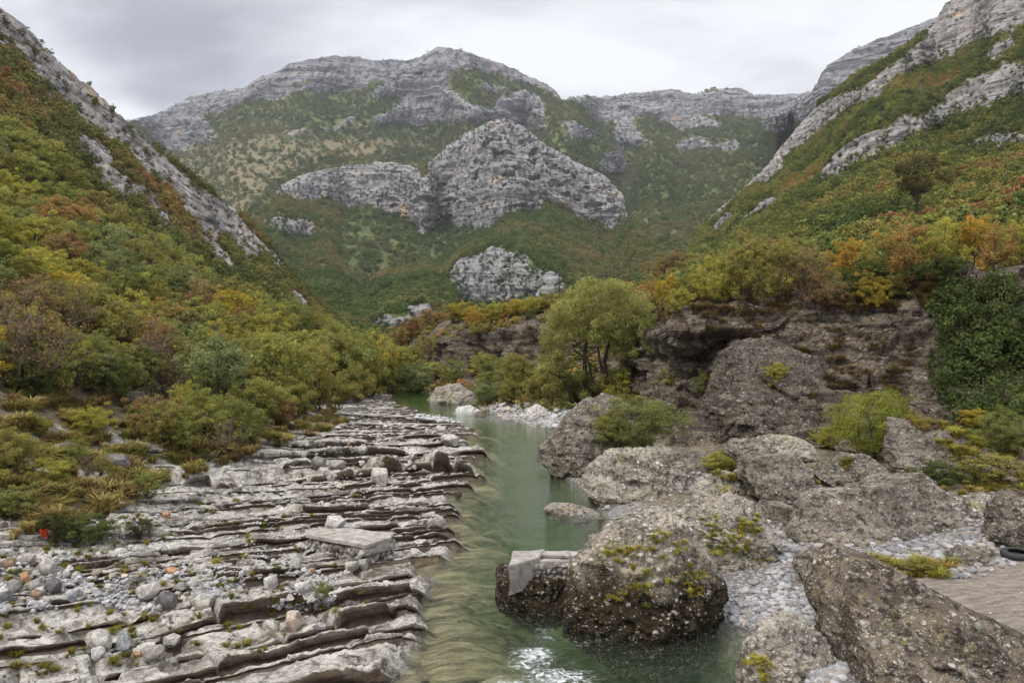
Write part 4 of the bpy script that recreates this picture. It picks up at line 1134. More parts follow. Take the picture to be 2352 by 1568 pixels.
def bank_stones(poly, cnt, w0, w1, lab, grp, on):
    xs, ys = [p[0] for p in poly], [p[1] for p in poly]
    k = 0
    for _ in range(cnt * 6):
        if k >= cnt:
            break
        x, y = random.uniform(min(xs), max(xs)), random.uniform(min(ys), max(ys))
        if not in_poly(np.array([x]), np.array([y]), poly)[0] or not cast(on, x, y):
            continue
        wp = random.uniform(w0, w1)
        c_ = random.choice([PALE, PALE, GREY, (0.33, 0.30, 0.28), WHITE])
        stone_at(x, y, wp, wp * random.uniform(.55, .8), c_, lab, group=grp, on=on)
        k += 1


bank_stones([(1090, 940), (1180, 925), (1290, 935), (1330, 985), (1240, 985), (1150, 962)], 40, 9, 24, "pale angular stone heaped along the upstream bank", "stones of the upstream bank", [BANK, terr['o']])
bank_stones([(905, 893), (1000, 880), (1090, 880), (1100, 925), (1000, 900)], 14, 7, 16, "pale stone on the far bank beside the tan boulder", "stones beside the tan boulder", [BANK, terr['o']])
bank_stones([(1880, 1085), (2050, 1095), (2080, 1125), (1900, 1150)], 14, 10, 26, "grey stone in the grass above the widest block", "stones above the widest block", [BANK, cliff['o']])
bank_stones([(2200, 1130), (2300, 1150), (2300, 1250), (2220, 1240)], 16, 8, 24, "rounded stone on the slope at the right edge", "stones on the right slope", [BANK])
bank_stones([(2190, 1282), (2300, 1285), (2270, 1320), (2200, 1325)], 10, 10, 22, "rounded white cobble at the head of the sand", "cobbles at the sand", [BANK])
bank_stones([(1380, 1165), (1600, 1175), (1640, 1195), (1420, 1205)], 8, 10, 26, "cobble at the water line under the pool boulder", "cobbles under the pool boulder", [BANK])


# ------------------------------------------------------------------ scatter for what nobody could count
def group_nodes(coll):
    g = bpy.data.node_groups.new("scatter", 'GeometryNodeTree')
    g.interface.new_socket('Geometry', in_out='INPUT', socket_type='NodeSocketGeometry')
    g.interface.new_socket('Geometry', in_out='OUTPUT', socket_type='NodeSocketGeometry')
    gi = g.nodes.new('NodeGroupInput'); go = g.nodes.new('NodeGroupOutput')
    ip = g.nodes.new('GeometryNodeInstanceOnPoints')
    ci = g.nodes.new('GeometryNodeCollectionInfo')
    ci.inputs['Collection'].default_value = coll
    ci.inputs['Separate Children'].default_value = True
    ci.inputs['Reset Children'].default_value = True
    g.links.new(gi.outputs[0], ip.inputs['Points'])
    g.links.new(ci.outputs[0], ip.inputs['Instance'])
    ip.inputs['Pick Instance'].default_value = True

    def na(nm, t):
        q = g.nodes.new('GeometryNodeInputNamedAttribute'); q.data_type = t
        q.inputs['Name'].default_value = nm
        return q.outputs['Attribute']
    g.links.new(na('idx', 'INT'), ip.inputs['Instance Index'])
    g.links.new(na('rot', 'FLOAT_VECTOR'), ip.inputs['Rotation'])
    g.links.new(na('scl', 'FLOAT_VECTOR'), ip.inputs['Scale'])
    g.links.new(ip.outputs[0], go.inputs[0])
    return g


def proto_coll(name, meshes):
    c = bpy.data.collections.new(name)
    for m in meshes:
        c.objects.link(bpy.data.objects.new(m.name, m))
    return c


def stuff(name, coll, nproto, pos, scl, rot, tint, label=None):
    me = bpy.data.meshes.new(name)
    n = len(pos)
    me.vertices.add(n)
    me.vertices.foreach_set('co', np.asarray(pos, np.float32).ravel())
    at = me.attributes.new('idx', 'INT', 'POINT'); at.data.foreach_set('value', RNG.integers(0, nproto, n).astype(np.int32))
    at = me.attributes.new('rot', 'FLOAT_VECTOR', 'POINT'); at.data.foreach_set('vector', np.asarray(rot, np.float32).ravel())
    at = me.attributes.new('scl', 'FLOAT_VECTOR', 'POINT'); at.data.foreach_set('vector', np.asarray(scl, np.float32).ravel())
    at = me.attributes.new('tint', 'FLOAT_COLOR', 'POINT'); at.data.foreach_set('color', np.concatenate([tint, np.ones((n, 1))], 1).astype(np.float32).ravel())
    o = obj(name, me)
    md = o.modifiers.new('scatter', 'NODES')
    md.node_group = group_nodes(coll)
    o['kind'] = 'stuff'
    if label:
        o['label'] = label
    return o


def zrot(n, tip=0.0):
    return np.stack([RNG.uniform(-tip, tip, n), RNG.uniform(-tip, tip, n), RNG.uniform(0, 2 * np.pi, n)], -1)


# pebbles
peb_protos = []
for k in range(5):
    V, Fc = ICO[3]
    v = V * (1 + 0.12 * fbm(V * 1.1, 2, 300 + k))[:, None] * np.array([1.0, 0.72 + 0.05 * k, 0.55])
    peb_protos.append(np_mesh("pebble", v, Fc, M_PEB))
rub_protos = []
for k in range(5):
    V, Fc = ICO[3]
    rs = np.random.default_rng(330 + k)
    v = V.copy()
    for kk in range(18):
        pn = rs.normal(size=3); pn /= np.linalg.norm(pn)
        dd = v @ pn
        v = v - pn * np.maximum(dd - dd.max() * rs.uniform(0.55, 0.85), 0)[:, None]
    v = v * np.array([1.0, 0.8, 0.62]) / np.abs(v[:, 0]).max()
    rub_protos.append(np_mesh("rubble", v, Fc, M_PEB, False))
RUB = proto_coll("rubble", rub_protos)
PEB = proto_coll("pebbles", peb_protos)


def pebbles(name, poly, cnt, s0, s1, on, label, bright=1.0, coll=None, patch=0.0):
    xs, ys = [p[0] for p in poly], [p[1] for p in poly]
    # spread evenly over the ground, not over the picture
    y0, y1 = min(ys), max(ys)
    pts = []
    tries = 0
    while len(pts) < cnt and tries < cnt * 6:
        tries += 1
        D = 1 / (random.uniform(0, 1) ** 0.6 * (y1 - y0) + y0 - CY)
        y = CY + 1 / D
        x = random.uniform(min(xs), max(xs))
        if in_poly(np.array([x]), np.array([y]), poly)[0]:
            if patch and vnoise(np.array([[x / 45.0, y / 16.0, 3.0]]), 88)[0] < patch - 0.5 + random.uniform(-.15, .15):
                continue
            h = cast(on, x, y)
            if h:
                pts.append(h[0])
    pts = np.array(pts)
    n = len(pts)
    s = (s0 * (s1 / s0) ** (RNG.uniform(0, 1, n) ** 3.0))
    pts[:, 2] += 0.18 * s
    g = RNG.uniform(0.22, 0.52, n)[:, None] * np.array([1.0, 0.985, 0.985]) * bright
    wm = RNG.uniform(0, 1, n) < 0.12
    g[wm] *= np.array([1.05, 0.88, 0.72])
    return stuff(name, coll or PEB, 5, pts, s[:, None] * np.ones((1, 3)), zrot(n, 0.3), g, label)


pebbles("pebble_bar", [(1640, 1420), (1700, 1350), (1790, 1285), (1850, 1280), (1960, 1340), (1990, 1440), (1930, 1568), (1880, 1600), (1780, 1480), (1700, 1440)], 9500, 0.018, 0.15, [BANK], "grey river pebbles of the gravel bar between the boulders", 0.7)
pebbles("sand_grit", [(2190, 1300), (2352, 1275), (2400, 1500), (2352, 1490), (2230, 1380)], 420, 0.008, 0.05, [BANK], "grit and small pebbles strewn over the sand", 0.7)
pebbles("bank_gravel", [(1380, 1110), (1640, 1060), (2050, 1090), (2330, 1130), (2330, 1300), (2200, 1330), (1800, 1290), (1500, 1210)], 4800, 0.03, 0.2, [BANK], "gravel between the boulders of the right bank", 0.66)
pebbles("far_gravel", [(900, 892), (1000, 878), (1130, 925), (1300, 930), (1340, 985), (1240, 985), (1150, 962), (1090, 940), (990, 905), (905, 905)], 3800, 0.10, 0.42, [BANK, terr['o']], "pale gravel and cobbles of the upstream bank", 0.82, RUB)
pebbles("riffle_gravel", [(935, 950), (1000, 950), (1075, 962), (1060, 972), (960, 962)], 700, 0.08, 0.25, [BANK, LEDGE], "pale gravel at the riffle", 1.1)
pebbles("ledge_rubble", [(0, 1262), (200, 1280), (560, 1340), (760, 1290), (820, 1330), (740, 1400), (230, 1400), (0, 1410)], 1900, 0.03, 0.14, [LEDGE], "small rubble lying on the ledges", 0.85, RUB, 0.5)
pebbles("ledge_chips", [(0, 1400), (740, 1400), (900, 1000), (600, 1000), (400, 1150), (200, 1250), (0, 1260)], 1800, 0.03, 0.12, [LEDGE], "stone chips in the joints of the ledges", 0.9, RUB, 0.55)

# ------------------------------------------------------------------ plants
def leaf_cards(cen, rad, per, size, aspect=0.45, up=0.35, seed=0, droop=0.0, ctr=None, shade=0.45):
    rs = np.random.default_rng(seed)
    m = len(cen)
    n = m * per
    c = np.repeat(cen, per, 0)
    r = np.repeat(np.broadcast_to(rad, (m,)), per)
    g = rs.normal(size=(n, 3))
    g = g / np.linalg.norm(g, axis=1, keepdims=True) * (rs.uniform(0, 1, n) ** 0.45)[:, None]
    p = c + g * r[:, None] * np.array([1, 1, 0.8])
    nm = rs.normal(size=(n, 3)) + g * 1.2 + np.array([0, 0, up * 2])
    nm /= np.linalg.norm(nm, axis=1, keepdims=True)
    t = rs.normal(size=(n, 3)) + np.array([0, 0, -droop * 3])
    t -= (t * nm).sum(1, keepdims=True) * nm
    t /= np.linalg.norm(t, axis=1, keepdims=True) + 1e-9
    b = np.cross(nm, t)
    s = size * rs.uniform(0.6, 1.3, n)[:, None]
    V = np.stack([p - t * s, p + b * s * aspect - t * s * .1, p + t * s, p - b * s * aspect - t * s * .1], 1).reshape(-1, 3)
    Fq = np.arange(n * 4).reshape(n, 4)
    cv = np.repeat(rs.uniform(0, 1, m), per) * shade + rs.uniform(0, 1, n) * (1 - shade)
    hu = np.repeat(rs.uniform(0, 1, m), per) * 0.6 + rs.uniform(0, 1, n) * 0.4
    return V, Fq, np.repeat(cv, 4), np.repeat(hu, 4)


def crooked(a, b, rs, wob=0.08, n=5):
    a, b = np.asarray(a, float), np.asarray(b, float)
    t = np.linspace(0, 1, n)[:, None]
    L = np.linalg.norm(b - a)
    w = rs.normal(size=(n, 3)) * wob * L
    w[0] = 0; w[-1] = 0
    return a + (b - a) * t + w


def plant_mesh(kind, seed, nclump=70, per=55, leaf=0.024, width=0.42, aspect=0.5, mat=None, bark=None):
    """unit-high plant: returns the meshes of its stem and its crown"""
    rs = np.random.default_rng(seed)
    tubes, tips = [], []
    if kind == 'tree':
        th = rs.uniform(.16, .3)
        tr = crooked((0, 0, -0.05), (rs.uniform(-.06, .06), rs.uniform(-.06, .06), th), rs, 0.05, 4)
        tubes.append(tube(tr, np.linspace(0.022, 0.016, 4)))
        base = [tr[-1]] * 7; z0 = 0.42
    else:
        base = [np.array([rs.uniform(-.05, .05), rs.uniform(-.05, .05), -0.03]) for _ in range(8)]; z0 = 0.14
    for i, b0 in enumerate(base):
        an = 2 * np.pi * i / len(base) + rs.uniform(-.4, .4)
        rr = width * rs.uniform(0.35, 0.8); zz = rs.uniform(z0 + 0.1, 0.9)
        if i == 0:
            rr, zz = 0.05, 0.92
        e_ = np.array([math.cos(an) * rr, math.sin(an) * rr, zz])
        cl = crooked(b0, e_, rs, 0.06, 5)
        tubes.append(tube(cl, np.linspace(0.013, 0.004, 5), 5))
        tips.append(cl[-1])
        for j in range(3):
            k = rs.integers(1, 5)
            q = cl[k] + np.array([rs.normal() * .13, rs.normal() * .13, rs.uniform(.0, .16)])
            tubes.append(tube(crooked(cl[k], q, rs, 0.08, 4), np.linspace(0.006, 0.002, 4), 4))
            tips.append(q)
    # clumps: round the branch ends and over an uneven dome
    cen = list(tips)
    off = rs.uniform(0, 9)
    while len(cen) < nclump:
        d = rs.normal(size=3); d /= np.linalg.norm(d)
        zc = z0 + (0.97 - z0) * 0.5
        lump = 1 + 0.30 * math.sin(3 * math.atan2(d[1], d[0]) + off) * (1 - abs(d[2])) + 0.25 * rs.normal() * .6
        f = (0.62 + 0.38 * rs.uniform()) * lump
        q = np.array([d[0] * width * f, d[1] * width * f, zc + d[2] * (0.97 - z0) * 0.5 * min(f, 1.05)])
        if q[2] > 0.05:
            cen.append(q)
    cen = np.array(cen)
    V, Fq, cv, hu = leaf_cards(cen, rs.uniform(0.05, 0.115, len(cen)), per, leaf, aspect, 0.35, seed + 5)
    tv, tq = merge(tubes)
    return np_mesh('trunk', tv, tq, bark or M_BARK), np_mesh('crown', V, Fq, mat or M_LEAF, False, {'v': cv, 'hue': hu})


def bare_mesh(seed, leafy=0.25):
    rs = np.random.default_rng(seed)
    tubes, tips = [], []
    for i in range(26):
        an = rs.uniform(0, 2 * np.pi); rr = rs.uniform(0.05, 0.5)
        e_ = np.array([math.cos(an) * rr, math.sin(an) * rr, rs.uniform(0.45, 1.0) * (1 - 0.4 * rr)])
        cl = crooked((rs.uniform(-.06, .06), rs.uniform(-.06, .06), -0.02), e_, rs, 0.05, 5)
        tubes.append(tube(cl, np.linspace(0.009, 0.003, 5), 4))
        for j in range(13):
            k = rs.integers(1, 5)
            q = cl[k] + np.array([rs.normal() * .10, rs.normal() * .10, rs.uniform(.02, .2)])
            tubes.append(tube(crooked(cl[k], q, rs, 0.1, 3), np.array([0.0035, 0.0025, 0.0012]), 3)); tips.append(q)
    tv, tq = merge(tubes)
    tips = np.array(tips)
    V, Fq, cv, hu = leaf_cards(tips[rs.uniform(0, 1, len(tips)) < leafy], 0.05, 9, 0.014, 0.5, 0.2, seed + 5)
    return np_mesh('stems', tv, tq, M_TWIG), np_mesh('leaves', V, Fq, M_LEAF, False, {'v': cv, 'hue': hu})


TREES = [plant_mesh('tree', 400 + k, 80, 58, 0.021, 0.40) for k in range(5)]
BUSHES = [plant_mesh('bush', 430 + k, 95, 75, 0.021, 0.46, 0.45) for k in range(5)]
WISPY = [plant_mesh('bush', 450 + k, 150, 110, 0.025, 0.47, 0.2) for k in range(3)]
BARE = [bare_mesh(470 + k, 0.3) for k in range(3)]
DENSE = [plant_mesh('bush', 480 + k, 260, 90, 0.0145, 0.47, 0.3) for k in range(2)]
KINDS = {'dense': DENSE, 'tree': TREES, 'bush': BUSHES, 'wispy': WISPY, 'bare': BARE}
KNAME = {'dense': ('bush', 'bush'), 'tree': ('tree', 'tree'), 'bush': ('bush', 'bush'), 'wispy': ('willow_bush', 'bush'), 'bare': ('bare_shrub', 'shrub')}


def plant(p, h, wd, color, label, kind='bush', group=None, variant=None, name=None, cat=None):
    pair = KINDS[kind][random.randrange(len(KINDS[kind])) if variant is None else variant]
    nm, ct = KNAME[kind]
    r = thing(name or nm, label, cat or ct, tuple(p), random.uniform(0, 6.28), group)
    r.scale = (wd / 0.9, wd / 0.9, h)
    for m in pair:
        c = bpy.data.objects.new(m.name, m)
        c.color = (*color, 1)
        link(c, r)
    return r


def plant_px(px, py, hpx, wpx, color, label, kind='bush', on=None, group=None, variant=None, maxd=None, **kw):
    h = cast(on, px, py)
    if h is None:
        return None
    p = h[0]
    if maxd and p[1] > maxd:
        p = P(px, py, maxd)
    k = p[1] / F
    return plant((p[0], p[1], p[2] - 0.03 * hpx * k), hpx * k * 1.02, wpx * k, color, label, kind, group, variant, **kw)


LGREEN, GREEN, OLIVE, YGREEN, YELLOW, GOLD, ORANGE, RUST, RED, BLUEG, DKGREEN, BROWNL = \
    (0.31, 0.325, 0.09), (0.225, 0.25, 0.078), (0.29, 0.265, 0.08), (0.40, 0.38, 0.08), (0.47, 0.37, 0.06), (0.50, 0.32, 0.06), (0.41, 0.26, 0.095), (0.32, 0.205, 0.095), (0.32, 0.175, 0.085), (0.23, 0.27, 0.12), (0.085, 0.115, 0.04), (0.29, 0.20, 0.10)
CNAME = {LGREEN: "light green", GREEN: "green", OLIVE: "olive green", YGREEN: "yellow-green", YELLOW: "yellow", GOLD: "golden", ORANGE: "orange", RUST: "rust brown", RED: "red", BLUEG: "grey-green", DKGREEN: "dark green", BROWNL: "brown"}

# woods too far off to count: low trees over every slope
def canopy(seed, kind='bush'):
    return plant_mesh(kind, seed, 34, 15, 0.062, 0.46, 0.6, M_LEAF_I, M_LEAF_I)[1]
CANOPY = proto_coll("canopy", [canopy(500 + k, 'bush' if k < 4 else 'tree') for k in range(6)])


def wood(name, sh, r0, r1, cover, tints, rockw=0.05, label=None, keep=None, cap=40000, dryw=0.15, hs=(0.9, 1.5)):
    pos = sh['pos']
    a = np.linalg.norm(np.cross(pos[1:, :-1] - pos[:-1, :-1], pos[:-1, 1:] - pos[:-1, :-1]), axis=-1)
    rk, dr = sh['rock'][:-1, :-1], sh['dry'][:-1, :-1]
    rw = blur(blur(sh['rock'], 9, 0), 9, 1)[:-1, :-1]
    wgt = a * (rockw + (1 - rockw) * (1 - sstep(rk, 0.25, 0.6)) + 0.35 * sstep(rk, 0.4, 0.7) * (1 - sstep(rw, 0.5, 0.85))) * (1 - (1 - dryw) * dr)
    pr = pos[:-1, :-1]
    X = CX + pr[..., 0] / pr[..., 1] * F
    Y = CY + (EYE - pr[..., 2]) / pr[..., 1] * F
    wgt = wgt * ((X > -250) & (X < 2600))
    if keep is not None:
        wgt = wgt * keep(X, Y, pr)
    rm = 0.5 * (r0 + r1)
    n = int(min(cap, wgt.sum() * cover / (np.pi * rm * rm)))
    k = RNG.choice(wgt.size, n, p=(wgt / wgt.sum()).ravel())
    i, j = np.divmod(k, wgt.shape[1])
    u, v = RNG.uniform(0, 1, (n, 1)), RNG.uniform(0, 1, (n, 1))
    p = pos[i, j] * (1 - u) * (1 - v) + pos[i + 1, j] * u * (1 - v) + pos[i, j + 1] * (1 - u) * v + pos[i + 1, j + 1] * u * v
    r = r0 * (r1 / r0) ** RNG.uniform(0, 1, n)
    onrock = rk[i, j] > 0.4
    r = np.where(onrock, r * 0.6, r)
    hh = 2 * r * RNG.uniform(hs[0], hs[1], n) * 0.75
    p[:, 2] -= 0.12 * hh
    t = tints(p, X[i, j], Y[i, j], n)
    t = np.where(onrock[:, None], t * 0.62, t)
    print(name, n)
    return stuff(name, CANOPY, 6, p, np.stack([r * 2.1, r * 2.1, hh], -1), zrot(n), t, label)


def mixt(cols, wts, patch=None, ps=60.0, var=0.22):
    cols = np.array(cols); wts = np.array(wts, float); wts /= wts.sum()

    def f(p, X, Y, n):
        # neighbours tend to share a colour
        q = 0.5 + 0.5 * fbm(p / ps, 3, 600) * 1.6
        q = np.clip(q * 0.65 + RNG.uniform(0, 1, n) * 0.35, 0, 0.999)
        q = np.argsort(np.argsort(q)) / max(n, 1)
        c = cols[np.searchsorted(np.cumsum(wts), q * 0.999)]
        return c * RNG.uniform(1 - var, 1 + var, (n, 1)) * np.array([1, 1, 1])
    return f


wood("far_wood", far, 5.0, 9.0, 1.5, mixt([(0.121, 0.160, 0.066), (0.174, 0.203, 0.083), (0.230, 0.213, 0.106)], [4, 4, 2], ps=220), 0.16, "wood on the far mountain slopes", cap=30000, dryw=0.5)
wood("valley_wood", mid, 3.2, 6.0, 1.5, mixt([(0.109, 0.160, 0.051), (0.174, 0.203, 0.070), (0.262, 0.224, 0.089)], [4, 4, 2.5], ps=130), 0.28, "wood below the pyramid-shaped crag", cap=40000)
wood("ridge_scrub", rback, 2.5, 5.0, 0.8, mixt([(0.109, 0.149, 0.051), (0.196, 0.193, 0.070)], [1, 1], ps=100), 0.10, "scrub on the high right ridge", cap=6000)
wood("right_wood", rhill, 1.5, 3.6, 1.35, mixt([(0.116, 0.153, 0.049), (0.198, 0.225, 0.070), (0.278, 0.283, 0.081), (0.335, 0.270, 0.096), (0.371, 0.215, 0.096)], [3, 5, 4, 1.2, .35], ps=45), 0.10, "wood on the right slope", cap=30000)
LZONE = [(-260, 330), (0, 330), (120, 420), (250, 520), (400, 640), (560, 720), (700, 775), (830, 822), (930, 880), (700, 930), (560, 930), (430, 930), (300, 930), (150, 930), (0, 960), (-260, 980)]
wood("left_scrub", lhill, 1.3, 2.8, 1.3, mixt([(0.136, 0.158, 0.056), (0.244, 0.244, 0.083), (0.330, 0.269, 0.103), (0.391, 0.218, 0.091)], [3, 6, 2.2, .35], ps=35), 0.12, "scrub high on the left slope",
     keep=lambda X, Y, p: ~in_poly(X, Y, LZONE), cap=16000)
wood("left_undergrowth", lhill, 0.6, 1.3, 1.0, mixt([(0.171, 0.154, 0.056), (0.293, 0.244, 0.077), (0.391, 0.256, 0.103)], [4, 4, 3], ps=12), 0.3, "undergrowth between the trees of the left slope",
     keep=lambda X, Y, p: in_poly(X, Y, LZONE) & (p[..., 1] < 200), cap=9000, hs=(0.5, 0.9))
wood("terrace_scrub", terr, 0.5, 1.3, 0.75, mixt([(0.162, 0.162, 0.062), (0.278, 0.274, 0.085), (0.395, 0.298, 0.100), (0.464, 0.211, 0.100)], [3, 4, 3, 0.5], ps=8), 0.15, "low scrub on the far terrace", cap=7000, hs=(0.6, 1.1))
wood("clifftop_scrub", cliff, 0.35, 0.9, 1.0, mixt([(0.171, 0.154, 0.056), (0.342, 0.307, 0.091), (0.464, 0.307, 0.103)], [3, 4, 3], ps=6), 1.0, "low scrub on top of the river cliff",
     keep=lambda X, Y, p: (p[..., 1] > 61) & (p[..., 2] > 9.5), cap=5000, hs=(0.5, 1.0))

# trees of the left slope, one by one
SPOTS = [(60, 370, 150, LGREEN), (150, 500, 90, ORANGE), (90, 470, 60, RUST), (190, 660, 50, RED), (555, 722, 28, RED), (350, 765, 60, ORANGE), (40, 560, 60, YGREEN), (250, 600, 70, BLUEG), (380, 650, 60, BLUEG), (145, 270, 30, ORANGE),
         (300, 460, 60, OLIVE), (290, 520, 50, YGREEN), (420, 700, 60, OLIVE), (520, 760, 60, YELLOW), (640, 800, 70, GREEN), (720, 800, 60, OLIVE), (30, 420, 50, YGREEN), (190, 420, 40, LGREEN), (220, 490, 40, ORANGE), (60, 690, 60, BROWNL), (800, 840, 60, LGREEN), (450, 760, 50, BLUEG), (320, 690, 50, GREEN)]
n_left = 0
placed = []
tries = 0
while n_left < 235 and tries < 6000:
    tries += 1
    x, y = random.uniform(-60, 930), random.uniform(330, 900)
    if not in_poly(np.array([x]), np.array([y]), LZONE)[0] or any(abs(x - a) < 25 and abs(y - b) < 17 for a, b in placed):
        continue
    hit = cast([lhill['o'], LEDGE], x, y)
    if hit is None or hit[0][1] < 36:
        continue
    placed.append((x, y))
    c_ = None
    for sx, sy, sr, sc_ in SPOTS:
        if math.hypot(x - sx, y - 35 - sy) < sr and random.random() < 0.45:
            c_ = sc_; break
    if c_ is None:
        c_ = random.choices([GREEN, OLIVE, LGREEN, BLUEG, YGREEN, BROWNL, RUST, YELLOW], [4, 5, 7, 1.5, 5, .6, .3, .6])[0]
    D = hit[0][1]
    hpx = random.uniform(58, 104) * (1.0 if y > 560 else 0.85)
    hm = min(hpx * 1.12 * D / F, 10.5)
    f_ = random.uniform(.82, 1.15)
    where = "on the lower left slope above the ledges" if y > 760 else ("half way up the left slope" if y > 560 else "high on the left slope below the crags")
    kd = random.choice(['tree', 'bush', 'bush'])
    plant((hit[0][0], D, hit[0][2] - 0.1), hm, hm * random.uniform(.85, 1.2), tuple(v * f_ for v in c_), CNAME[c_] + (" tree " if kd == 'tree' else " rounded bush ") + where, kd, "trees and bushes of the left slope")
    n_left += 1

LH = [lhill['o'], LEDGE]
for a in [
    (505, 965, 190, 180, BLUEG, "grey-green tree with a bare leaning trunk at the back of the ledges", 'tree', 0), (640, 945, 180, 160, LGREEN, "light green tree right of the one with the leaning trunk", 'tree', 1),
    (590, 930, 130, 110, GREEN, "green tree squeezed between the two larger trees behind the ledges", 'tree', 2), (720, 935, 150, 120, OLIVE, "olive tree with a rusty side near the right end of the bank trees", 'bush', 0),
    (735, 938, 90, 50, RUST, "narrow rust-coloured bush in front of the olive tree", 'bush', 1), (785, 915, 150, 130, GREEN, "green dense tree standing second from the river end of the left bank", 'bush', 2),
    (850, 912, 150, 120, LGREEN, "bright green rounded tree at the river end of the left bank", 'bush', 3), (818, 925, 90, 80, OLIVE, "low olive bush under the bright green rounded tree", 'bush', 4),
    (690, 915, 160, 120, LGREEN, "tall light green tree behind the olive tree with the rusty side", 'tree', 4), (560, 900, 150, 120, OLIVE, "olive tree behind the squeezed green tree", 'bush', 0),
    (460, 905, 150, 120, GREEN, "green tree behind the grey-green leaning tree", 'tree', 3), (620, 890, 130, 110, YGREEN, "yellow-green tree in the second row behind the bank", 'bush', 2), (760, 880, 120, 110, OLIVE, "olive tree in the second row near the river end", 'bush', 1),
    (820, 880, 120, 110, GREEN, "dark green tree behind the bright rounded one at the river end", 'tree', 0), (880, 900, 90, 70, LGREEN, "small light green bush leaning over the river bend", 'bush', 0), (660, 960, 70, 100, DKGREEN, "dark low bush under the light green tree", 'bush', 3), (600, 965, 80, 90, OLIVE, "low olive bush between the bank trees", 'bush', 2), (770, 925, 60, 90, DKGREEN, "dark low bush under the dense green tree", 'bush', 1),
    (350, 880, 160, 150, BROWNL, "half bare orange-brown bush behind the upper ledges", 'bare', 0), (335, 855, 140, 120, ORANGE, "orange leafy bush behind the half bare one", 'bush', 1),
    (430, 900, 120, 100, OLIVE, "olive bush left of the tree with the leaning trunk", 'bush', 3), (270, 830, 140, 130, OLIVE, "olive tree above the road wall on the left", 'tree', 3),
    (60, 900, 240, 230, RUST, "large bare brown shrub at the left frame edge", 'bare', 1), (150, 790, 150, 150, BROWNL, "grey-brown leafless shrub behind the large bare shrub", 'bare', 2),
    (-10, 830, 190, 170, BROWNL, "leafless shrub cut by the left frame edge", 'bare', 0), (170, 900, 130, 140, OLIVE, "thin yellowing shrub right of the large bare shrub", 'bare', 1),
    (520, 1050, 90, 120, YGREEN, "sprawling yellow-green shrub growing out of the upper ledges", 'bare', 2), (440, 960, 70, 80, YGREEN, "small yellow-green bush on the rocks left of the leaning trunk", 'bush', 2),
    (550, 1005, 70, 80, OLIVE, "olive shrub beside the sprawling yellow-green one", 'wispy', 0), (230, 830, 60, 60, YELLOW, "small yellow bush in front of the road wall", 'bush', 0),
    (335, 1152, 66, 60, GREEN, "small green bush on the ledges above the rock shelf", 'bush', 4), (215, 1246, 70, 130, DKGREEN, "dark low bush growing among the ledges at the left", 'bush', 0),
    (320, 1236, 52, 60, (0.08, 0.06, 0.035), "brownish dark bush right of the dark low bush", 'bush', 1), (122, 1244, 72, 70, (0.06, 0.07, 0.03), "dark bush with a red rag caught in it", 'bush', 2),
    (740, 1380, 46, 40, GREEN, "little green bush in the rubble under the concrete slab", 'bush', 3), (770, 1268, 44, 36, OLIVE, "little olive bush at the corner of the concrete slab", 'bush', 4),
    (20, 1090, 110, 120, OLIVE, "tall grassy clump at the left frame edge above the ledges", 'wispy', 1), (30, 1190, 80, 110, GREEN, "green bush at the left frame edge below the grassy clump", 'bush', 1),
    (110, 1120, 70, 90, YGREEN, "yellow-green wispy clump on the grassy bank", 'wispy', 2), (205, 1000, 70, 90, YGREEN, "pale yellow-green clump under the bare shrubs", 'wispy', 0),
]:
    plant_px(a[0], a[1], a[2], a[3], a[4], a[5], a[6], LH, None, a[7])

# bushes and saplings on the steep bank between the wood and the ledges
BANKZ = [(0, 870), (180, 860), (400, 905), (880, 890), (850, 940), (720, 975), (600, 1000), (500, 1060), (330, 1060), (150, 1110), (0, 1160)]
placed = []
tries = 0
while len(placed) < 42 and tries < 3000:
    tries += 1
    x, y = random.uniform(-20, 880), random.uniform(860, 1210)
    if not in_poly(np.array([x]), np.array([y]), BANKZ)[0] or any(abs(x - a) < 34 and abs(y - b) < 20 for a, b in placed):
        continue
    low = (y > 1040) or (x < 330 and y > 930)
    kd = random.choice(['bush', 'bare', 'wispy']) if x < 420 else random.choice(['bush', 'tree', 'bush', 'wispy'])
    c_ = random.choices([GREEN, OLIVE, LGREEN, YGREEN, BROWNL, DKGREEN, RUST], [4, 5, 3, 2, 3, 1.5, .6] if x < 420 else [6, 4, 5, 2, .5, 1.5, .3])[0]
    hpx = random.uniform(26, 50) if low else random.uniform(70, 125)
    where = "between rocks low on the left bank" if low else ("under the wood at the top of the left bank" if x < 420 else "in the thicket at the back of the ledges")
    f_ = random.uniform(.85, 1.15)
    if plant_px(x, y, hpx, hpx * random.uniform(.8, 1.2), tuple(v * f_ for v in c_), CNAME[c_] + {'bush': " bush ", 'tree': " small tree ", 'wispy': " feathery bush ", 'bare': " half bare shrub "}[kd] + where, kd, LH, "bushes of the left bank"):
        placed.append((x, y))

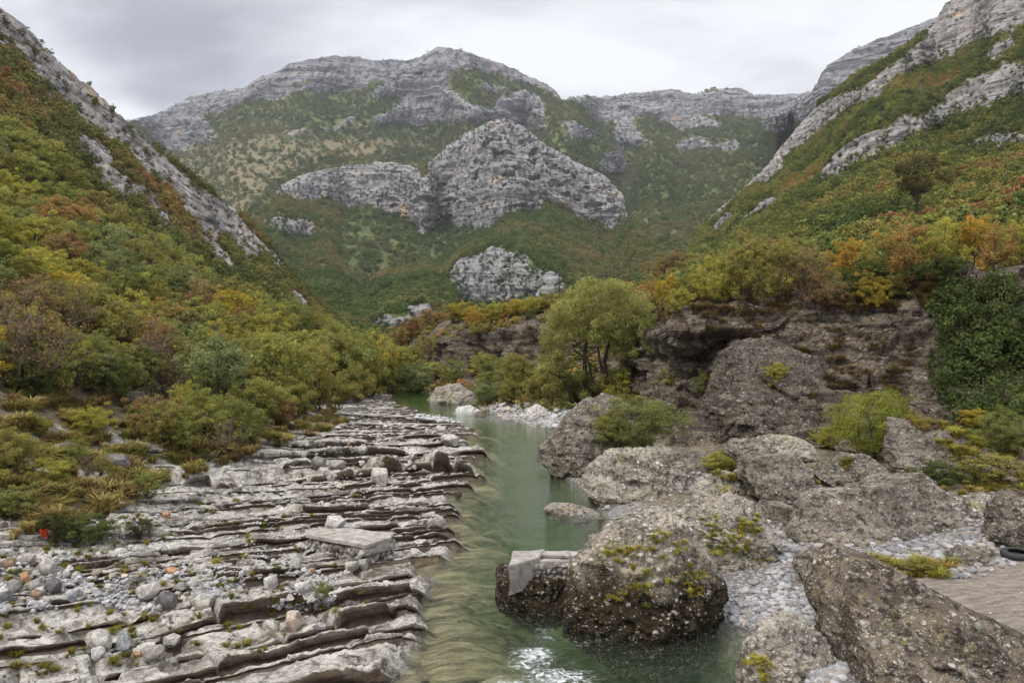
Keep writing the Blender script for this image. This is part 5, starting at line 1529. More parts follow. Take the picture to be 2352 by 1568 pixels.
RT = [cliff['o'], terr['o'], rhill['o'], BANK]
for a in [
    # bushes on top of the river cliff, left to right
    (1640, 700, 110, 110, YGREEN, "yellow-green bush at the left end of the cliff top", 'bush', 0), (1600, 690, 80, 90, OLIVE, "small olive bush left of the yellow-green one on the cliff top", 'bush', 1),
    (1720, 694, 150, 130, OLIVE, "tall olive bush with a dark foot on the cliff top", 'bush', 2), (1690, 660, 110, 100, LGREEN, "light green bush behind the tall olive bush", 'bush', 3),
    (1790, 694, 140, 120, OLIVE, "second olive bush on the cliff top with a brown right side", 'bush', 4), (1850, 706, 130, 90, RUST, "half bare rust bush hanging over the cliff edge", 'bare', 0),
    (1860, 680, 110, 90, BROWNL, "brown leafy bush behind the half bare rust bush", 'bush', 0), (1960, 650, 110, 110, GOLD, "orange-gold bush above the dark green one on the cliff top", 'bush', 1),
    (1985, 694, 100, 140, DKGREEN, "dark green low bush below the orange-gold bush", 'bush', 2), (2090, 650, 140, 140, ORANGE, "wide orange-brown bush in the middle of the cliff top", 'bush', 3),
    (2030, 640, 100, 90, OLIVE, "olive bush between the gold and the orange-brown bushes", 'bush', 4), (2165, 630, 130, 120, YGREEN, "bright yellow-green bush right of the orange-brown bush", 'bush', 0),
    (2150, 660, 80, 120, DKGREEN, "dark bush in the shade below the bright yellow-green bush", 'bush', 1), (2235, 612, 120, 90, GOLD, "golden yellow tree, the brightest on the cliff top", 'tree', 2),
    (2290, 618, 110, 90, ORANGE, "orange bush right of the golden yellow tree", 'bush', 3), (2345, 600, 100, 90, YGREEN, "yellow-green bush at the right frame edge on the cliff top", 'bush', 4),
    (2005, 710, 80, 70, YELLOW, "small bright yellow sapling on the cliff edge", 'wispy', 0), (2060, 690, 80, 100, OLIVE, "small drooping olive bush at the cliff edge", 'bush', 0),
    (1900, 715, 80, 80, BROWNL, "brown dry bush at the cliff edge under the gap of white stones", 'bush', 1), (1535, 700, 70, 70, YELLOW, "yellow bush left of the cliff beside the willow", 'bush', 2),
    (1500, 700, 60, 60, ORANGE, "small orange bush behind the willow top", 'bush', 3), (1560, 720, 60, 60, YGREEN, "small yellow-green bush at the cliff corner", 'bush', 4),
    (1760, 640, 90, 90, RUST, "rusty bush in the second row behind the cliff top", 'bush', 0), (1830, 620, 80, 90, OLIVE, "olive bush in the second row behind the cliff top", 'bush', 1),
    (1780, 890, 60, 56, YGREEN, "small yellow-green bush growing on the fallen block", 'bush', 2), (1620, 910, 60, 50, GREEN, "small green bush in the shadowed hollow of the cliff", 'bush', 3),
    (1500, 830, 110, 70, GREEN, "green bush on the rock face between willow and cliff", 'bush', 4), (1530, 900, 50, 60, YGREEN, "tiny yellow-green bush at the cliff foot beside the willow", 'bush', 0),
    # scrub row on the skyline left of the cliff
    (1365, 665, 60, 90, OLIVE, "olive scrub on the terrace skyline behind the willow", 'wispy', 1), (1430, 648, 56, 90, BROWNL, "brown scrub on the terrace skyline, second from the left", 'wispy', 2),
    (1490, 648, 66, 100, OLIVE, "grassy olive scrub in the middle of the terrace skyline", 'wispy', 0), (1550, 648, 70, 110, BROWNL, "brown grassy scrub right of the middle of the terrace skyline", 'wispy', 1), (1610, 640, 60, 90, OLIVE, "olive scrub at the right end of the terrace skyline", 'wispy', 2),
    # far terrace
    (930, 800, 54, 50, RUST, "rust bush at the river end of the far terrace", 'bush', 0), (955, 772, 50, 60, RED, "reddish bush on the shoulder of the far terrace", 'bush', 1), (990, 752, 44, 60, RUST, "rusty low bush on the far terrace top", 'bush', 2),
    (1060, 735, 44, 60, YELLOW, "yellow bush on the far terrace top", 'bush', 3), (1040, 742, 40, 40, OLIVE, "olive bush next to the yellow one on the far terrace", 'bush', 4), (1095, 752, 50, 56, GOLD, "gold bush in the middle of the far terrace", 'bush', 0),
    (1135, 745, 56, 60, YGREEN, "yellow-green bush in the middle of the far terrace", 'bush', 1), (1180, 730, 44, 70, YELLOW, "bright yellow bush on the far terrace right part", 'bush', 2), (1225, 722, 44, 70, YGREEN, "green-yellow bush beside the willow on the far terrace", 'bush', 3),
    (1265, 712, 40, 60, OLIVE, "olive bush touching the willow top on the far terrace", 'bush', 4), (1100, 775, 40, 56, OLIVE, "olive bush below the gold bush on the far terrace face", 'bush', 1),
    (960, 900, 70, 90, BLUEG, "grey-green willow shrub at the far river bend", 'wispy', 0), (915, 885, 70, 70, OLIVE, "olive shrub at the far river bend left of the grey-green one", 'wispy', 1), (1000, 870, 40, 50, YGREEN, "small yellow-green bush above the tan boulder", 'bush', 2),
    (1040, 880, 60, 60, GREEN, "green bush above the tan boulder", 'bush', 3), (1130, 905, 90, 90, GREEN, "green bush on the upstream bank", 'bush', 4), (1190, 910, 100, 100, OLIVE, "olive bush on the upstream bank left of the willow", 'wispy', 2),
    (1120, 930, 56, 70, BLUEG, "low grey-green bush on the stones of the upstream bank", 'wispy', 0), (1170, 930, 60, 60, OLIVE, "low olive bush on the stones of the upstream bank", 'wispy', 1), (1240, 930, 80, 80, OLIVE, "olive bush under the left branches of the willow", 'wispy', 2),
    (1110, 860, 50, 60, YGREEN, "bright yellow-green bush below the dark rock step", 'bush', 0), (985, 830, 60, 50, OLIVE, "olive bush on the face of the far terrace", 'bush', 2), (940, 850, 56, 60, OLIVE, "olive bush low on the river end of the far terrace", 'bush', 4), (1290, 760, 60, 60, OLIVE, "olive bush behind the willow crown", 'bush', 1),
    (1420, 930, 80, 90, YGREEN, "yellow-green bush under the right branches of the willow", 'bush', 3), (1330, 925, 70, 90, GREEN, "green undergrowth bush at the foot of the willow", 'wispy', 0),
    # right foreground bushes
    (1465, 1040, 135, 200, (0.19, 0.215, 0.075), "grey-green willow bush on top of the dark boulder", 'dense', 0), (1405, 1010, 70, 80, OLIVE, "olive-brown half of the willow bush over the dark boulder", 'wispy', 1),
    (2003, 1055, 165, 195, (0.25, 0.275, 0.05), "round bright yellow-green bush at the cliff foot", 'dense', 1), (2300, 1050, 110, 120, GREEN, "green bush under the ivy at the right frame edge", 'wispy', 1),
    (2245, 985, 50, 80, YELLOW, "yellow sapling under the ivy", 'wispy', 0), (2270, 1110, 70, 160, OLIVE, "low olive bush behind the round-pebbled boulder", 'bush', 2), (2150, 1115, 60, 110, DKGREEN, "dark low bush behind the widest block", 'bush', 3),
    (1660, 1085, 50, 90, YGREEN, "grassy yellow-green tuft bush left of the tilted slab", 'wispy', 1), (1900, 1030, 50, 60, YGREEN, "small yellow-green bush left of the round bush foot", 'wispy', 2), (1990, 1305, 34, 90, OLIVE, "flat olive bush under the widest block", 'bush', 4),
    (2120, 1312, 30, 80, OLIVE, "flat olive grass bush at the right end of the widest block", 'wispy', 0), (2340, 940, 60, 60, GREEN, "small green bush at the foot of the ivy", 'bush', 1),
]:
    objs = RT + ([bpy.data.objects['dark_boulder']] if 'dark boulder' in a[5] else []) + ([bpy.data.objects['fallen_block']] if 'fallen block' in a[5] else [])
    plant_px(a[0], a[1], a[2], a[3], a[4], a[5], a[6], objs, None, a[7])

# the dark tree with open stems on the right slope
hit = cast([rhill['o']], 2105, 505)
plant(hit[0], 150 * hit[0][1] / F, 120 * hit[0][1] / F, (0.11, 0.09, 0.04), "dark brownish tree with open stems standing alone above the orange bushes", 'tree', None, 1)


# ------------------------------------------------------------------ the big willow
def willow():
    D = 84.0
    rs = np.random.default_rng(77)
    b = cast([BANK, terr['o']], 1372, 925)[0]
    D = float(np.clip(b[1], 70, 95))
    base = P(1372, 925, D)
    r = thing("willow_tree", "big feathery olive-green willow with dark forked trunks on the right bank", "tree", tuple(base))
    L = lambda px, py, dy=0.0: P(px, py, D + dy) * np.array([1, 1, 1]) - base
    trunks = [[(1348, 930, 0), (1346, 880, 0), (1342, 820, .3), (1350, 760, .5), (1365, 700, .8)], [(1352, 928, 0), (1362, 880, -1), (1352, 830, -2), (1330, 790, -2), (1300, 770, -2)],
              [(1398, 930, 0), (1392, 870, 0), (1388, 830, .4), (1400, 780, .6), (1420, 720, 1)], [(1392, 880, 0), (1378, 830, 1), (1370, 780, 2), (1380, 720, 3)],
              [(1398, 915, -.5), (1420, 880, -1), (1445, 860, -1.5), (1462, 830, -2), (1470, 790, -2.5)], [(1320, 935, -1), (1305, 890, -1.5), (1285, 865, -2), (1252, 850, -2.5)]]
    tubes = []
    for i, t in enumerate(trunks):
        pts = np.array([L(*q) for q in t])
        w = (0.34, 0.2, 0.34, 0.2, 0.22, 0.22)[i]
        tubes.append(tube(np.array([np.interp(np.linspace(0, 1, 14), np.linspace(0, 1, len(pts)), pts[:, k]) for k in range(3)]).T, np.linspace(w, w * 0.25, 14), 7))
    ol = [(1255, 800), (1250, 760), (1275, 700), (1320, 670), (1345, 645), (1400, 640), (1450, 660), (1485, 690), (1508, 740), (1512, 800), (1495, 865), (1440, 840), (1400, 800), (1360, 780), (1310, 790), (1270, 850), (1240, 860)]
    low = [(1228, 850), (1290, 800), (1330, 850), (1370, 890), (1430, 840), (1500, 800), (1515, 880), (1480, 935), (1380, 945), (1250, 940)]
    cen, rad = [], []
    while len(cen) < 310:
        x, y = rs.uniform(1235, 1505), rs.uniform(635, 870)
        if in_poly(np.array([x]), np.array([y]), ol)[0]:
            edge = 1 - ((x - 1372) / 140) ** 2
            cen.append(L(x, y, rs.uniform(-1, 1) * 5.0 * math.sqrt(max(edge, .05)))); rad.append(rs.uniform(0.55, 1.25))
    while len(cen) < 410:
        x, y = rs.uniform(1235, 1505), rs.uniform(790, 945)
        if in_poly(np.array([x]), np.array([y]), low)[0]:
            cen.append(L(x, y, rs.uniform(-3, 3.5))); rad.append(rs.uniform(0.5, 0.9))
    cen = np.array(cen)
    for c in cen[::4]:
        k = rs.integers(0, len(trunks))
        pts = np.array([L(*q) for q in trunks[k]])
        a = pts[rs.integers(2, len(pts))]
        if np.linalg.norm(c - a) < 5.5:
            tubes.append(tube(crooked(a, c, rs, 0.06, 5), np.linspace(0.07, 0.015, 5), 4))
    tv, tq = merge(tubes)
    obj('trunk', np_mesh('trunk', tv, tq, M_BARK), r)
    V, Fq, cv, hu = leaf_cards(cen, np.array(rad), 110, 0.23, 0.2, 0.3, 5, 0.35, shade=0.55)
    c = obj('crown', np_mesh('crown', V, Fq, M_LEAF, False, {'v': cv, 'hue': hu}), r)
    c.color = (0.33, 0.335, 0.11, 1)
willow()


# ------------------------------------------------------------------ ivy hanging over the cliff
def ivy():
    rs = np.random.default_rng(91)
    poly = [(2112, 900), (2108, 800), (2112, 720), (2125, 670), (2180, 640), (2250, 625), (2310, 640), (2330, 690), (2400, 700), (2480, 720), (2480, 940), (2400, 950), (2300, 960), (2200, 950), (2140, 930)]
    cen, nrm = [], []
    while len(cen) < 330:
        x, y = rs.uniform(2100, 2480), rs.uniform(620, 965)
        if in_poly(np.array([x]), np.array([y]), poly)[0]:
            h = cast([cliff['o']], x, y)
            if h:
                bulge = 2.4 * math.sin(math.pi * np.clip((y - 640) / 310, 0.02, 0.98)) * (0.6 + 0.4 * vnoise(np.array([[x / 45, y / 45, 0.0]]), 7)[0])
                cen.append(h[0] + np.array([rs.normal() * .1, -0.25 - bulge - rs.uniform(0, .7), rs.normal() * .2])); nrm.append(h[1])
    cen = np.array(cen)
    base = cen.mean(0); base[2] = cen[:, 2].min()
    r = thing("ivy", "dark green curtain of ivy covering the right end of the river cliff", "ivy", tuple(base))
    V, Fq, cv, hu = leaf_cards(cen - base, rs.uniform(.4, 1.0, len(cen)), 80, 0.13, 0.6, 0.3, 17, 0.2, shade=0.55)
    c = obj('leaves', np_mesh('leaves', V, Fq, M_LEAF, False, {'v': cv, 'hue': hu}), r); c.color = (0.06, 0.095, 0.032, 1)
    tb = []
    for i in range(26):
        a = cen[rs.integers(0, len(cen))] - base
        tb.append(tube(crooked(a + np.array([0, .5, 1.5]), a + np.array([rs.normal() * .4, .4, -1.5]), rs, .05, 6), 0.025, 4))
    tv, tq = merge(tb)
    obj('stems', np_mesh('stems', tv, tq, M_TWIG), r)
ivy()


# ------------------------------------------------------------------ grass and moss tufts
def tuft(seed, nb=70, spread=0.35, wdt=0.035):
    rs = np.random.default_rng(seed)
    an = rs.uniform(0, 2 * np.pi, nb); rr = rs.uniform(0, .25, nb) ; lean = rs.uniform(0.15, 1.0, nb) * spread * 2
    hgt = rs.uniform(.5, 1.0, nb)
    b = np.stack([np.cos(an) * rr, np.sin(an) * rr, 0 * an - .03], -1)
    dirn = np.stack([np.cos(an), np.sin(an), 0 * an], -1)
    sd = np.stack([-np.sin(an), np.cos(an), 0 * an], -1) * wdt
    m_ = b + dirn * (lean * .35)[:, None] + np.array([0, 0, 1.0]) * (hgt * .62)[:, None]
    t_ = b + dirn * lean[:, None] + np.array([0, 0, 1.0]) * (hgt * (1 - .25 * lean))[:, None]
    V = np.stack([b - sd, b + sd, m_ + sd * .8, m_ - sd * .8, t_], 1).reshape(-1, 3)
    i = np.arange(nb)[:, None] * 5
    q = i + np.array([[0, 1, 2, 3]]); t3 = i + np.array([[3, 2, 4]])
    v = np.repeat(rs.uniform(0, 1, nb), 5)
    return np_mesh("tuft", V, [q, t3], M_LEAF_I, False, {'v': v, 'hue': v})
TUFT = proto_coll("tufts", [tuft(700 + k, 80, (0.35, 0.5, 0.7, 0.3)[k]) for k in range(4)])


def tufts(name, polys, s0, s1, cols, on, label, patch=0.0):
    pts, ss = [], []
    for poly, cnt in polys:
        xs, ys = [p[0] for p in poly], [p[1] for p in poly]
        k = tr = 0
        while k < cnt and tr < cnt * 8:
            tr += 1
            x, y = random.uniform(min(xs), max(xs)), random.uniform(min(ys), max(ys))
            if not in_poly(np.array([x]), np.array([y]), poly)[0]:
                continue
            if patch and vnoise(np.array([[x / 38.0, y / 20.0, 7.0]]), 99)[0] < patch - 0.5 + random.uniform(-.2, .2):
                continue
            h = cast(on, x, y)
            if h:
                pts.append(h[0]); ss.append(random.uniform(s0, s1)); k += 1
    n = len(pts); ss = np.array(ss)
    c = np.array(cols)[RNG.integers(0, len(cols), n)] * RNG.uniform(.75, 1.2, (n, 1))
    sc = np.stack([ss * RNG.uniform(.9, 1.6, n), ss * RNG.uniform(.9, 1.6, n), ss], -1)
    return stuff(name, TUFT, 4, np.array(pts), sc, zrot(n, .2), c, label)


tufts("bank_grass", [([(0, 900), (160, 900), (420, 960), (600, 970), (640, 1010), (500, 1080), (330, 1130), (250, 1190), (0, 1240)], 850), ([(400, 960), (860, 930), (760, 990), (560, 1040)], 260)], 0.22, 0.75, [(0.34, 0.27, 0.11), (0.27, 0.23, 0.08), (0.20, 0.19, 0.055), (0.22, 0.15, 0.07)], LH, "dry grass on the bank above the ledges", 0.42)
tufts("ledge_grass", [([(0, 1180), (700, 1090), (900, 1000), (980, 1010), (800, 1150), (860, 1390), (600, 1520), (0, 1560)], 330)], 0.06, 0.2, [(0.22, 0.20, 0.04), (0.17, 0.17, 0.035), (0.25, 0.2, 0.05)], [LEDGE], "moss and grass tufts in the joints of the ledges", 0.55)
BO = [bpy.data.objects[k] for k in ("conglomerate_boulder", "mossy_boulder", "pebbly_outcrop")]
tufts("boulder_moss", [([(1330, 1260), (1500, 1215), (1560, 1230), (1640, 1330), (1640, 1390), (1560, 1400), (1340, 1390)], 120), ([(1600, 1190), (1740, 1180), (1780, 1290), (1640, 1280)], 110), ([(1700, 1520), (1760, 1495), (1780, 1568), (1700, 1568)], 20)], 0.06, 0.19, [(0.42, 0.39, 0.07), (0.33, 0.34, 0.06), (0.46, 0.37, 0.09)], BO, "yellow moss tufts on the river boulders", 0.55)
RB = [BANK, cliff['o']] + [bpy.data.objects[k] for k in ("grassy_mound", "cracked_block", "low_boulder")]
tufts("right_bank_grass", [([(1600, 1040), (1740, 1020), (1900, 1040), (2100, 1100), (2352, 1090), (2352, 1130), (2240, 1140), (1900, 1120), (1620, 1100)], 330), ([(2080, 960), (2270, 990), (2352, 1060), (2200, 1050)], 160), ([(1940, 1290), (2200, 1290), (2160, 1330), (1960, 1320)], 70)], 0.15, 0.45, [(0.30, 0.28, 0.06), (0.23, 0.22, 0.05), (0.34, 0.25, 0.09)], RB, "grass between the boulders of the right bank", 0.35)
tufts("cliff_grass", [([(1560, 690), (2330, 640), (2330, 700), (1600, 730)], 260), ([(1580, 740), (2100, 730), (2100, 960), (1700, 900)], 150)], 0.25, 0.7, [(0.20, 0.14, 0.06), (0.15, 0.11, 0.045)], [cliff['o']], "dry grass hanging along the cliff edge", 0.4)

# ------------------------------------------------------------------ built things
def prism(plan, z0, z1, bev=0.02, jitter=0.02, sub=3, top_tilt=0.0):
    bm = bmesh.new()
    lo = [bm.verts.new((x, y, z0)) for x, y in plan]
    hi = [bm.verts.new((x, y, z1 + top_tilt * (x - plan[0][0]))) for x, y in plan]
    n = len(plan)
    bm.faces.new(lo[::-1]); bm.faces.new(hi)
    for i in range(n):
        bm.faces.new((lo[i], lo[(i + 1) % n], hi[(i + 1) % n], hi[i]))
    bmesh.ops.recalc_face_normals(bm, faces=bm.faces)
    bmesh.ops.bevel(bm, geom=list(bm.edges), offset=bev, segments=2, affect='EDGES')
    bmesh.ops.triangulate(bm, faces=[f for f in bm.faces if len(f.verts) > 4])
    bmesh.ops.subdivide_edges(bm, edges=list(bm.edges), cuts=sub, use_grid_fill=True)
    for v in bm.verts:
        p = np.array(v.co)
        for a in range(3):
            v.co[a] += jitter * vnoise(p * 2.1 + 9 * a, 33 + a) + 0.4 * jitter * vnoise(p * 7 + 9 * a, 43 + a)
    return bm


def bm_obj(name, bm, mat, parent=None, smooth=False):
    me = bpy.data.meshes.new(name)
    bm.to_mesh(me); bm.free()
    me.materials.append(mat)
    for p in me.polygons:
        p.use_smooth = smooth
    return obj(name, me, parent)


def plan_px(pts, z):
    """plan corners of a level top at height z seen at photo positions"""
    out = []
    for px, py in pts:
        D = (EYE - z) * F / (py - CY)
        out.append(((px - CX) / F * D, D))
    return out


def stonework(plan, z0, z1, size, o, seed, inset=0.0):
    """one mesh of rough stones laid in courses round the plan"""
    rs = np.random.default_rng(seed)
    V0, F0 = ICO[3]
    vs, fs, at, k = [], [], [], 0
    n = len(plan)
    z = z0 + size * .4
    while z < z1:
        for i in range(n):
            a, b = np.array(plan[i]), np.array(plan[(i + 1) % n])
            L = np.linalg.norm(b - a); t = rs.uniform(0, size)
            nrm = np.array([(b - a)[1], -(b - a)[0]]) / (L + 1e-9)
            while t < L:
                sx = size * rs.uniform(.6, 1.5)
                v = V0.copy()
                for _ in range(14):
                    pn = rs.normal(size=3); pn /= np.linalg.norm(pn)
                    dd = v @ pn
                    v = v - pn * np.maximum(dd - rs.uniform(.6, .85), 0)[:, None]
                d = (b - a) / L
                hs = size * rs.uniform(.42, .58)
                c = a + d * (t + sx * .5)
                w = np.stack([d[0] * v[:, 0] * sx * .62 + nrm[0] * v[:, 1] * size * .5, d[1] * v[:, 0] * sx * .62 + nrm[1] * v[:, 1] * size * .5, v[:, 2] * hs * 1.25], -1)
                w += np.array([c[0], c[1], z + rs.normal() * .03]) - np.array(o) - np.array([nrm[0], nrm[1], 0]) * (size * .15 + rs.uniform(-.05, .05))
                vs.append(w); fs.append(F0 + k); k += len(w); at.append(np.full(len(w), rs.uniform()))
                t += sx
        z += size * .8
    return np_mesh("stones", np.concatenate(vs), np.concatenate(fs), M_MASON, False, {'v': np.concatenate(at)})


def shift(bm, o):
    for v in bm.verts:
        v.co.x -= o[0]; v.co.y -= o[1]; v.co.z -= o[2]
    return bm


# broken weir on the block in the river: concrete wedge and rubble wall
zt = 1.42
pl = plan_px([(1168, 1300), (1178, 1264), (1252, 1260), (1236, 1280)], zt)
b0 = (pl[0][0], pl[0][1], 0.7)
r = thing("ruined_weir", "broken weir of pale concrete and rubble on the dark rock in the river", "ruin", b0)
bm_obj("concrete_wedge", shift(prism(pl, 0.55, zt, 0.025, 0.03), b0), M_CONC, r)
pl = plan_px([(1233, 1286), (1240, 1263), (1330, 1260), (1330, 1284)], 1.35)
pl2 = pl
obj("rubble_wall", stonework(pl, 0.45, 1.25, 0.2, b0, 3), r)
bm_obj("core", shift(prism([(x, y + .06) for x, y in pl], 0.5, 1.28, 0.03, 0.03, 3), b0), M_CONC, r)
pl = plan_px([(1243, 1273), (1247, 1265), (1308, 1263), (1308, 1275)], 1.39)
bm_obj("mortar_cap", shift(prism(pl, 1.3, 1.385, 0.012, 0.015), b0), M_CONC, r)

# concrete slab with rubble footing on the ledges
g = cast([LEDGE], 860, 1300)[0]
zs = g[2] + 0.72
pl = plan_px([(838, 1252), (702, 1226), (718, 1212), (800, 1213), (905, 1222), (897, 1236)], zs)
b0 = (pl[0][0], pl[0][1], g[2])
r = thing("concrete_slab", "grey concrete slab on a rubble footing at the edge of the left ledges", "ruin", b0)
bm_obj("slab", shift(prism(pl, zs - 0.13, zs, 0.02, 0.03), b0), M_CONC, r)
cx_, cy_ = np.mean([p[0] for p in pl]), np.mean([p[1] for p in pl])
blk = plan_px([(838, 1252), (802, 1243), (838, 1228), (900, 1224), (897, 1238)], zs)
blk = [(cx_ + (x - cx_) * .985, cy_ + (y - cy_) * .985 + .01) for x, y in blk]
bm_obj("block", shift(prism(blk, zs - 0.40, zs - 0.133, 0.03, 0.04), b0), M_CONC, r)
ft = [(cx_ + (x - cx_) * .93, cy_ + (y - cy_) * .93 + .05) for x, y in pl]
obj("footing", stonework(ft, g[2] - 0.5, zs - 0.25, 0.24, b0, 8), r)
ft2 = [(cx_ + (x - cx_) * .85, cy_ + (y - cy_) * .85 + .05) for x, y in pl]
bm_obj("core", shift(prism(ft2, g[2] - 0.6, zs - 0.17, 0.05, 0.05, 3), b0), M_CONC, r)


# tyre lying on the sand
def tyre():
    m, n = new_mat("rubber")
    co = n.n('ShaderNodeTexCoord').outputs['Object']
    v = n.noise(co, 6, 5, .6)
    finish(n, n.mix(v, (0.012, 0.012, 0.013), (0.04, 0.038, 0.036)), 0.75, v, 0.3, 0.02, 0.3)
    h = cast([BANK], 2338, 1284)[0]
    Ro, Ri, Hh = 0.46, 0.25, 0.22
    prof = [(Ri, 0.03), (Ri + .01, 0.0), (Ro - .09, -0.012), (Ro - .03, 0.02), (Ro, 0.06), (Ro, Hh - .06), (Ro - .03, Hh - .02), (Ro - .09, Hh + .012), (Ri + .01, Hh), (Ri, Hh - .03), (Ri + .03, Hh - .06), (Ro - .07, Hh - .05), (Ro - .05, Hh / 2), (Ro - .07, .05), (Ri + .03, .06)]
    N = 96
    V, Fq = [], []
    k = len(prof)
    for i in range(N):
        a = 2 * math.pi * i / N
        for j, (rr, z) in enumerate(prof):
            q = rr - (0.018 if (i % 4 < 1 and 3 <= j <= 6) else 0)
            V.append((q * math.cos(a), q * math.sin(a), z))
    for i in range(N):
        for j in range(k):
            a, b = i * k + j, i * k + (j + 1) % k
            c, d = ((i + 1) % N) * k + (j + 1) % k, ((i + 1) % N) * k + j
            Fq.append((a, d, c, b))
    o = obj("tyre", np_mesh("tyre", V, np.array(Fq), m), None, (h[0] + 0.1, h[1] + .2, h[2] + 0.0))
    o.rotation_euler = (R(4), R(-5), 0.3)
    tag(o, "black rubber tyre lying flat on the sand at the right edge", "tyre")
tyre()

# red rag in the dark bush
h = cast([LEDGE], 122, 1238)[0]
rs = np.random.default_rng(3)
nx = 14
gx, gy = np.meshgrid(np.linspace(-1, 1, nx), np.linspace(-1, 1, nx))
q = np.stack([gx, gy, 0 * gx], -1)
V = np.stack([gx * 0.12 + .05 * vnoise(q * 1.6, 5), -0.25 + .12 * vnoise(q * 2.1, 6), gy * 0.14 + .05 * vnoise(q * 1.9, 7)], -1).reshape(-1, 3)
me = np_mesh("rag", V, grid_faces(nx, nx), plain_mat("red_cloth", (0.42, 0.03, 0.015), (0.62, 0.07, 0.03), 9, 0.8, .3))
o = obj("rag", me, None, (h[0], h[1] - 0.25, h[2] + 0.32))
sm = o.modifiers.new("thick", 'SOLIDIFY'); sm.thickness = 0.01
tag(o, "crumpled red rag caught in the dark bush at the left", "rag")

# road wall and road on the left slope
a_, b_ = cast([lhill['o']], -120, 800)[0], cast([lhill['o']], 215, 800)[0]
m_road = plain_mat("asphalt", (0.06, 0.058, 0.055), (0.10, 0.095, 0.09), 2.0, 0.9, .3)
da = (b_ - a_); L_ = np.hypot(da[0], da[1]); ang = math.atan2(da[1], da[0])
zr = max(a_[2], b_[2]) + 0.5
def box(cx, cy, cz, sx, sy, sz, bev=0.02):
    bm = bmesh.new()
    bmesh.ops.create_cube(bm, size=1)
    bmesh.ops.scale(bm, vec=(sx, sy, sz), verts=bm.verts)
    bmesh.ops.bevel(bm, geom=list(bm.edges), offset=bev, segments=1, affect='EDGES')
    bmesh.ops.translate(bm, vec=(cx, cy, cz), verts=bm.verts)
    return bm
o = bm_obj("road", box(L_ / 2, 2.6, -0.6, L_ + 14, 5.0, 1.2), m_road)
o.location = (a_[0], a_[1], zr); o.rotation_euler = (0, 0, ang); o['kind'] = 'structure'
r = thing("road_wall", "low pale stone road wall with a metal rail behind the bare shrubs", "wall", (a_[0], a_[1], zr - 1.0), ang)
bm_obj("wall", box(L_ / 2, -0.12, 0.35, L_ + 14, 0.4, 2.1), M_CONC, r)
bm_obj("cap", box(L_ / 2, -0.12, 1.452, L_ + 14, 0.5, 0.10), M_CONC, r)
m_metal = plain_mat("galvanised", (0.42, 0.43, 0.44), (0.58, 0.58, 0.58), 3, 0.5, .1)
bm_obj("rail", box(L_ * .82, -0.12, 1.95, L_ * .5, 0.06, 0.28), m_metal, r)
for i in range(4):
    bm_obj("post", box(L_ * (.6 + .14 * i), -0.03, 1.78, 0.1, 0.08, 0.56), m_metal, r)

# little white building in the valley head
D = 300.0
p = P(840, 790, D)
k = D / F
gz_ = drop([mid['o'], lhill['o'], far['o']], p[0], p[1]) or p[2]
r = thing("white_house", "tiny white house between the trees at the valley head", "house", (p[0], p[1], p[2] - 1.0), 0.3)
m_wh = plain_mat("white_render", (0.62, 0.62, 0.60), (0.74, 0.73, 0.71), 1.0, 0.9, .2)
m_rf = plain_mat("roof_tiles", (0.16, 0.07, 0.045), (0.26, 0.12, 0.08), 3.0, 0.9, .4)
m_dk = plain_mat("window_dark", (0.02, 0.022, 0.025), (0.04, 0.042, 0.045), 3.0, 0.3, .1)
bm_obj("wall", box(0, 0, 2.2, 1.9, 2.6, 4.6), m_wh, r)
bm = bmesh.new()
vv = [bm.verts.new(c) for c in ((-1.15, -1.5, 4.5), (1.15, -1.5, 4.5), (1.15, 1.5, 4.5), (-1.15, 1.5, 4.5), (0, -1.5, 5.2), (0, 1.5, 5.2))]
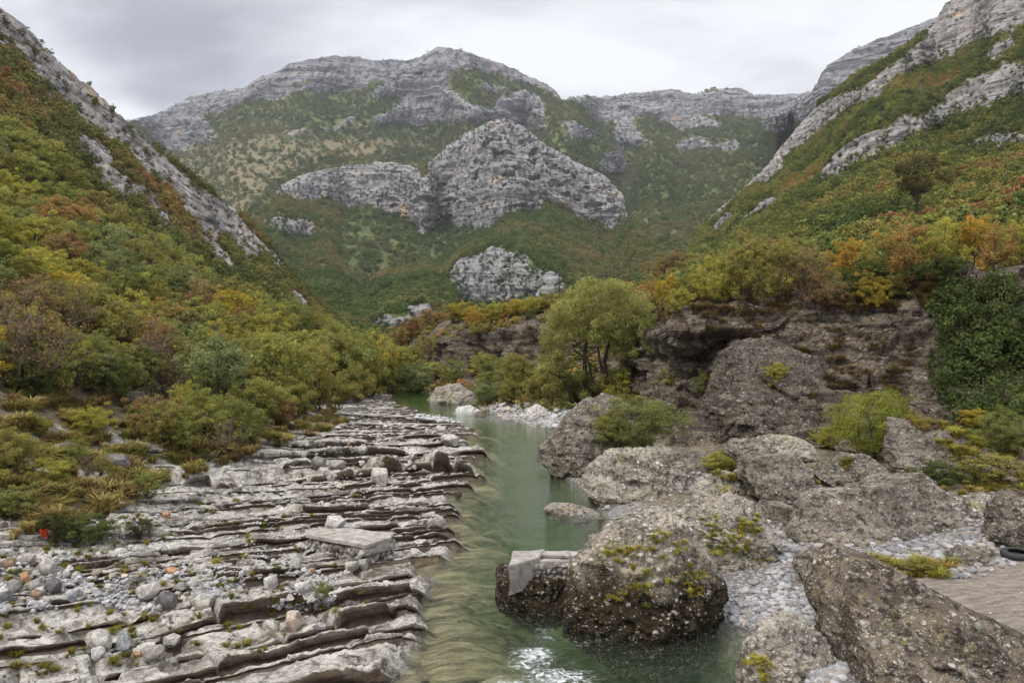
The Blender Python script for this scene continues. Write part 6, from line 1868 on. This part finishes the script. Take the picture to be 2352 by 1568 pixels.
for f in ((0, 1, 4), (2, 3, 5), (0, 4, 5, 3), (1, 2, 5, 4), (3, 2, 1, 0)):
    bm.faces.new([vv[i] for i in f])
bm_obj("roof", bm, m_rf, r)
bm_obj("window", box(0.3, -1.31, 3.0, 0.6, 0.06, 0.9, 0.01), m_dk, r)

# power line on thin poles across the terrace
poles = []
for px, pyt, pyb, D, lab in ((1284, 628, 700, 190.0, "thin wooden power pole behind the willow on the terrace"), (1446, 594, 660, 185.0, "wooden power pole with a crossarm on the terrace skyline")):
    top, bot = P(px, pyt, D), P(px, pyb, D)
    r = thing("power_pole", lab, "pole", tuple(bot))
    h_ = top[2] - bot[2]
    v, q_ = tube([(0, 0, -2), (0, 0, h_ * .5), (0, 0, h_)], (0.16, .14, .11), 8)
    obj("pole", np_mesh("pole", v, q_, M_BARK), r)
    bm_obj("crossarm", box(0, -0.16, h_ - .5, 3.6, .14, .16), M_BARK, r)
    poles.append(top)
rt = P(2420, 470, 170.0)
sp = [poles[0], poles[1], rt]
for dz, dx in ((-0.35, -1.5), (-0.35, 0.0), (-0.35, 1.5)):
    pts = []
    for a, b in zip(sp[:-1], sp[1:]):
        t = np.linspace(0, 1, 30)[:, None]
        s_ = a + (b - a) * t; s_[:, 2] -= 4 * 2.2 * (t * (1 - t))[:, 0]
        pts.append(s_ + np.array([dx, 0, dz]))
    v, q_ = tube(np.concatenate(pts), 0.022, 4)
    o = obj("power_wire", np_mesh("power_wire", v, q_, m_dk))
    tag(o, "thin power wire sagging between the poles above the cliff top", "wire", "wires of the power line")

# ------------------------------------------------------------------ the air of the valley
bm = bmesh.new()
bmesh.ops.create_cube(bm, size=1)
bmesh.ops.scale(bm, vec=(6400, 4600, 1600), verts=bm.verts)
bmesh.ops.translate(bm, vec=(0, 2000, 750), verts=bm.verts)
m, n = new_mat("haze")
vol = n.n('ShaderNodeVolumePrincipled', {'Color': (0.86, 0.90, 0.97, 1), 'Density': 0.00004, 'Anisotropy': 0.2})
n.n('ShaderNodeOutputMaterial', {'Volume': vol.outputs[0]})
hz = bm_obj("haze", bm, m)
hz['kind'] = 'stuff'
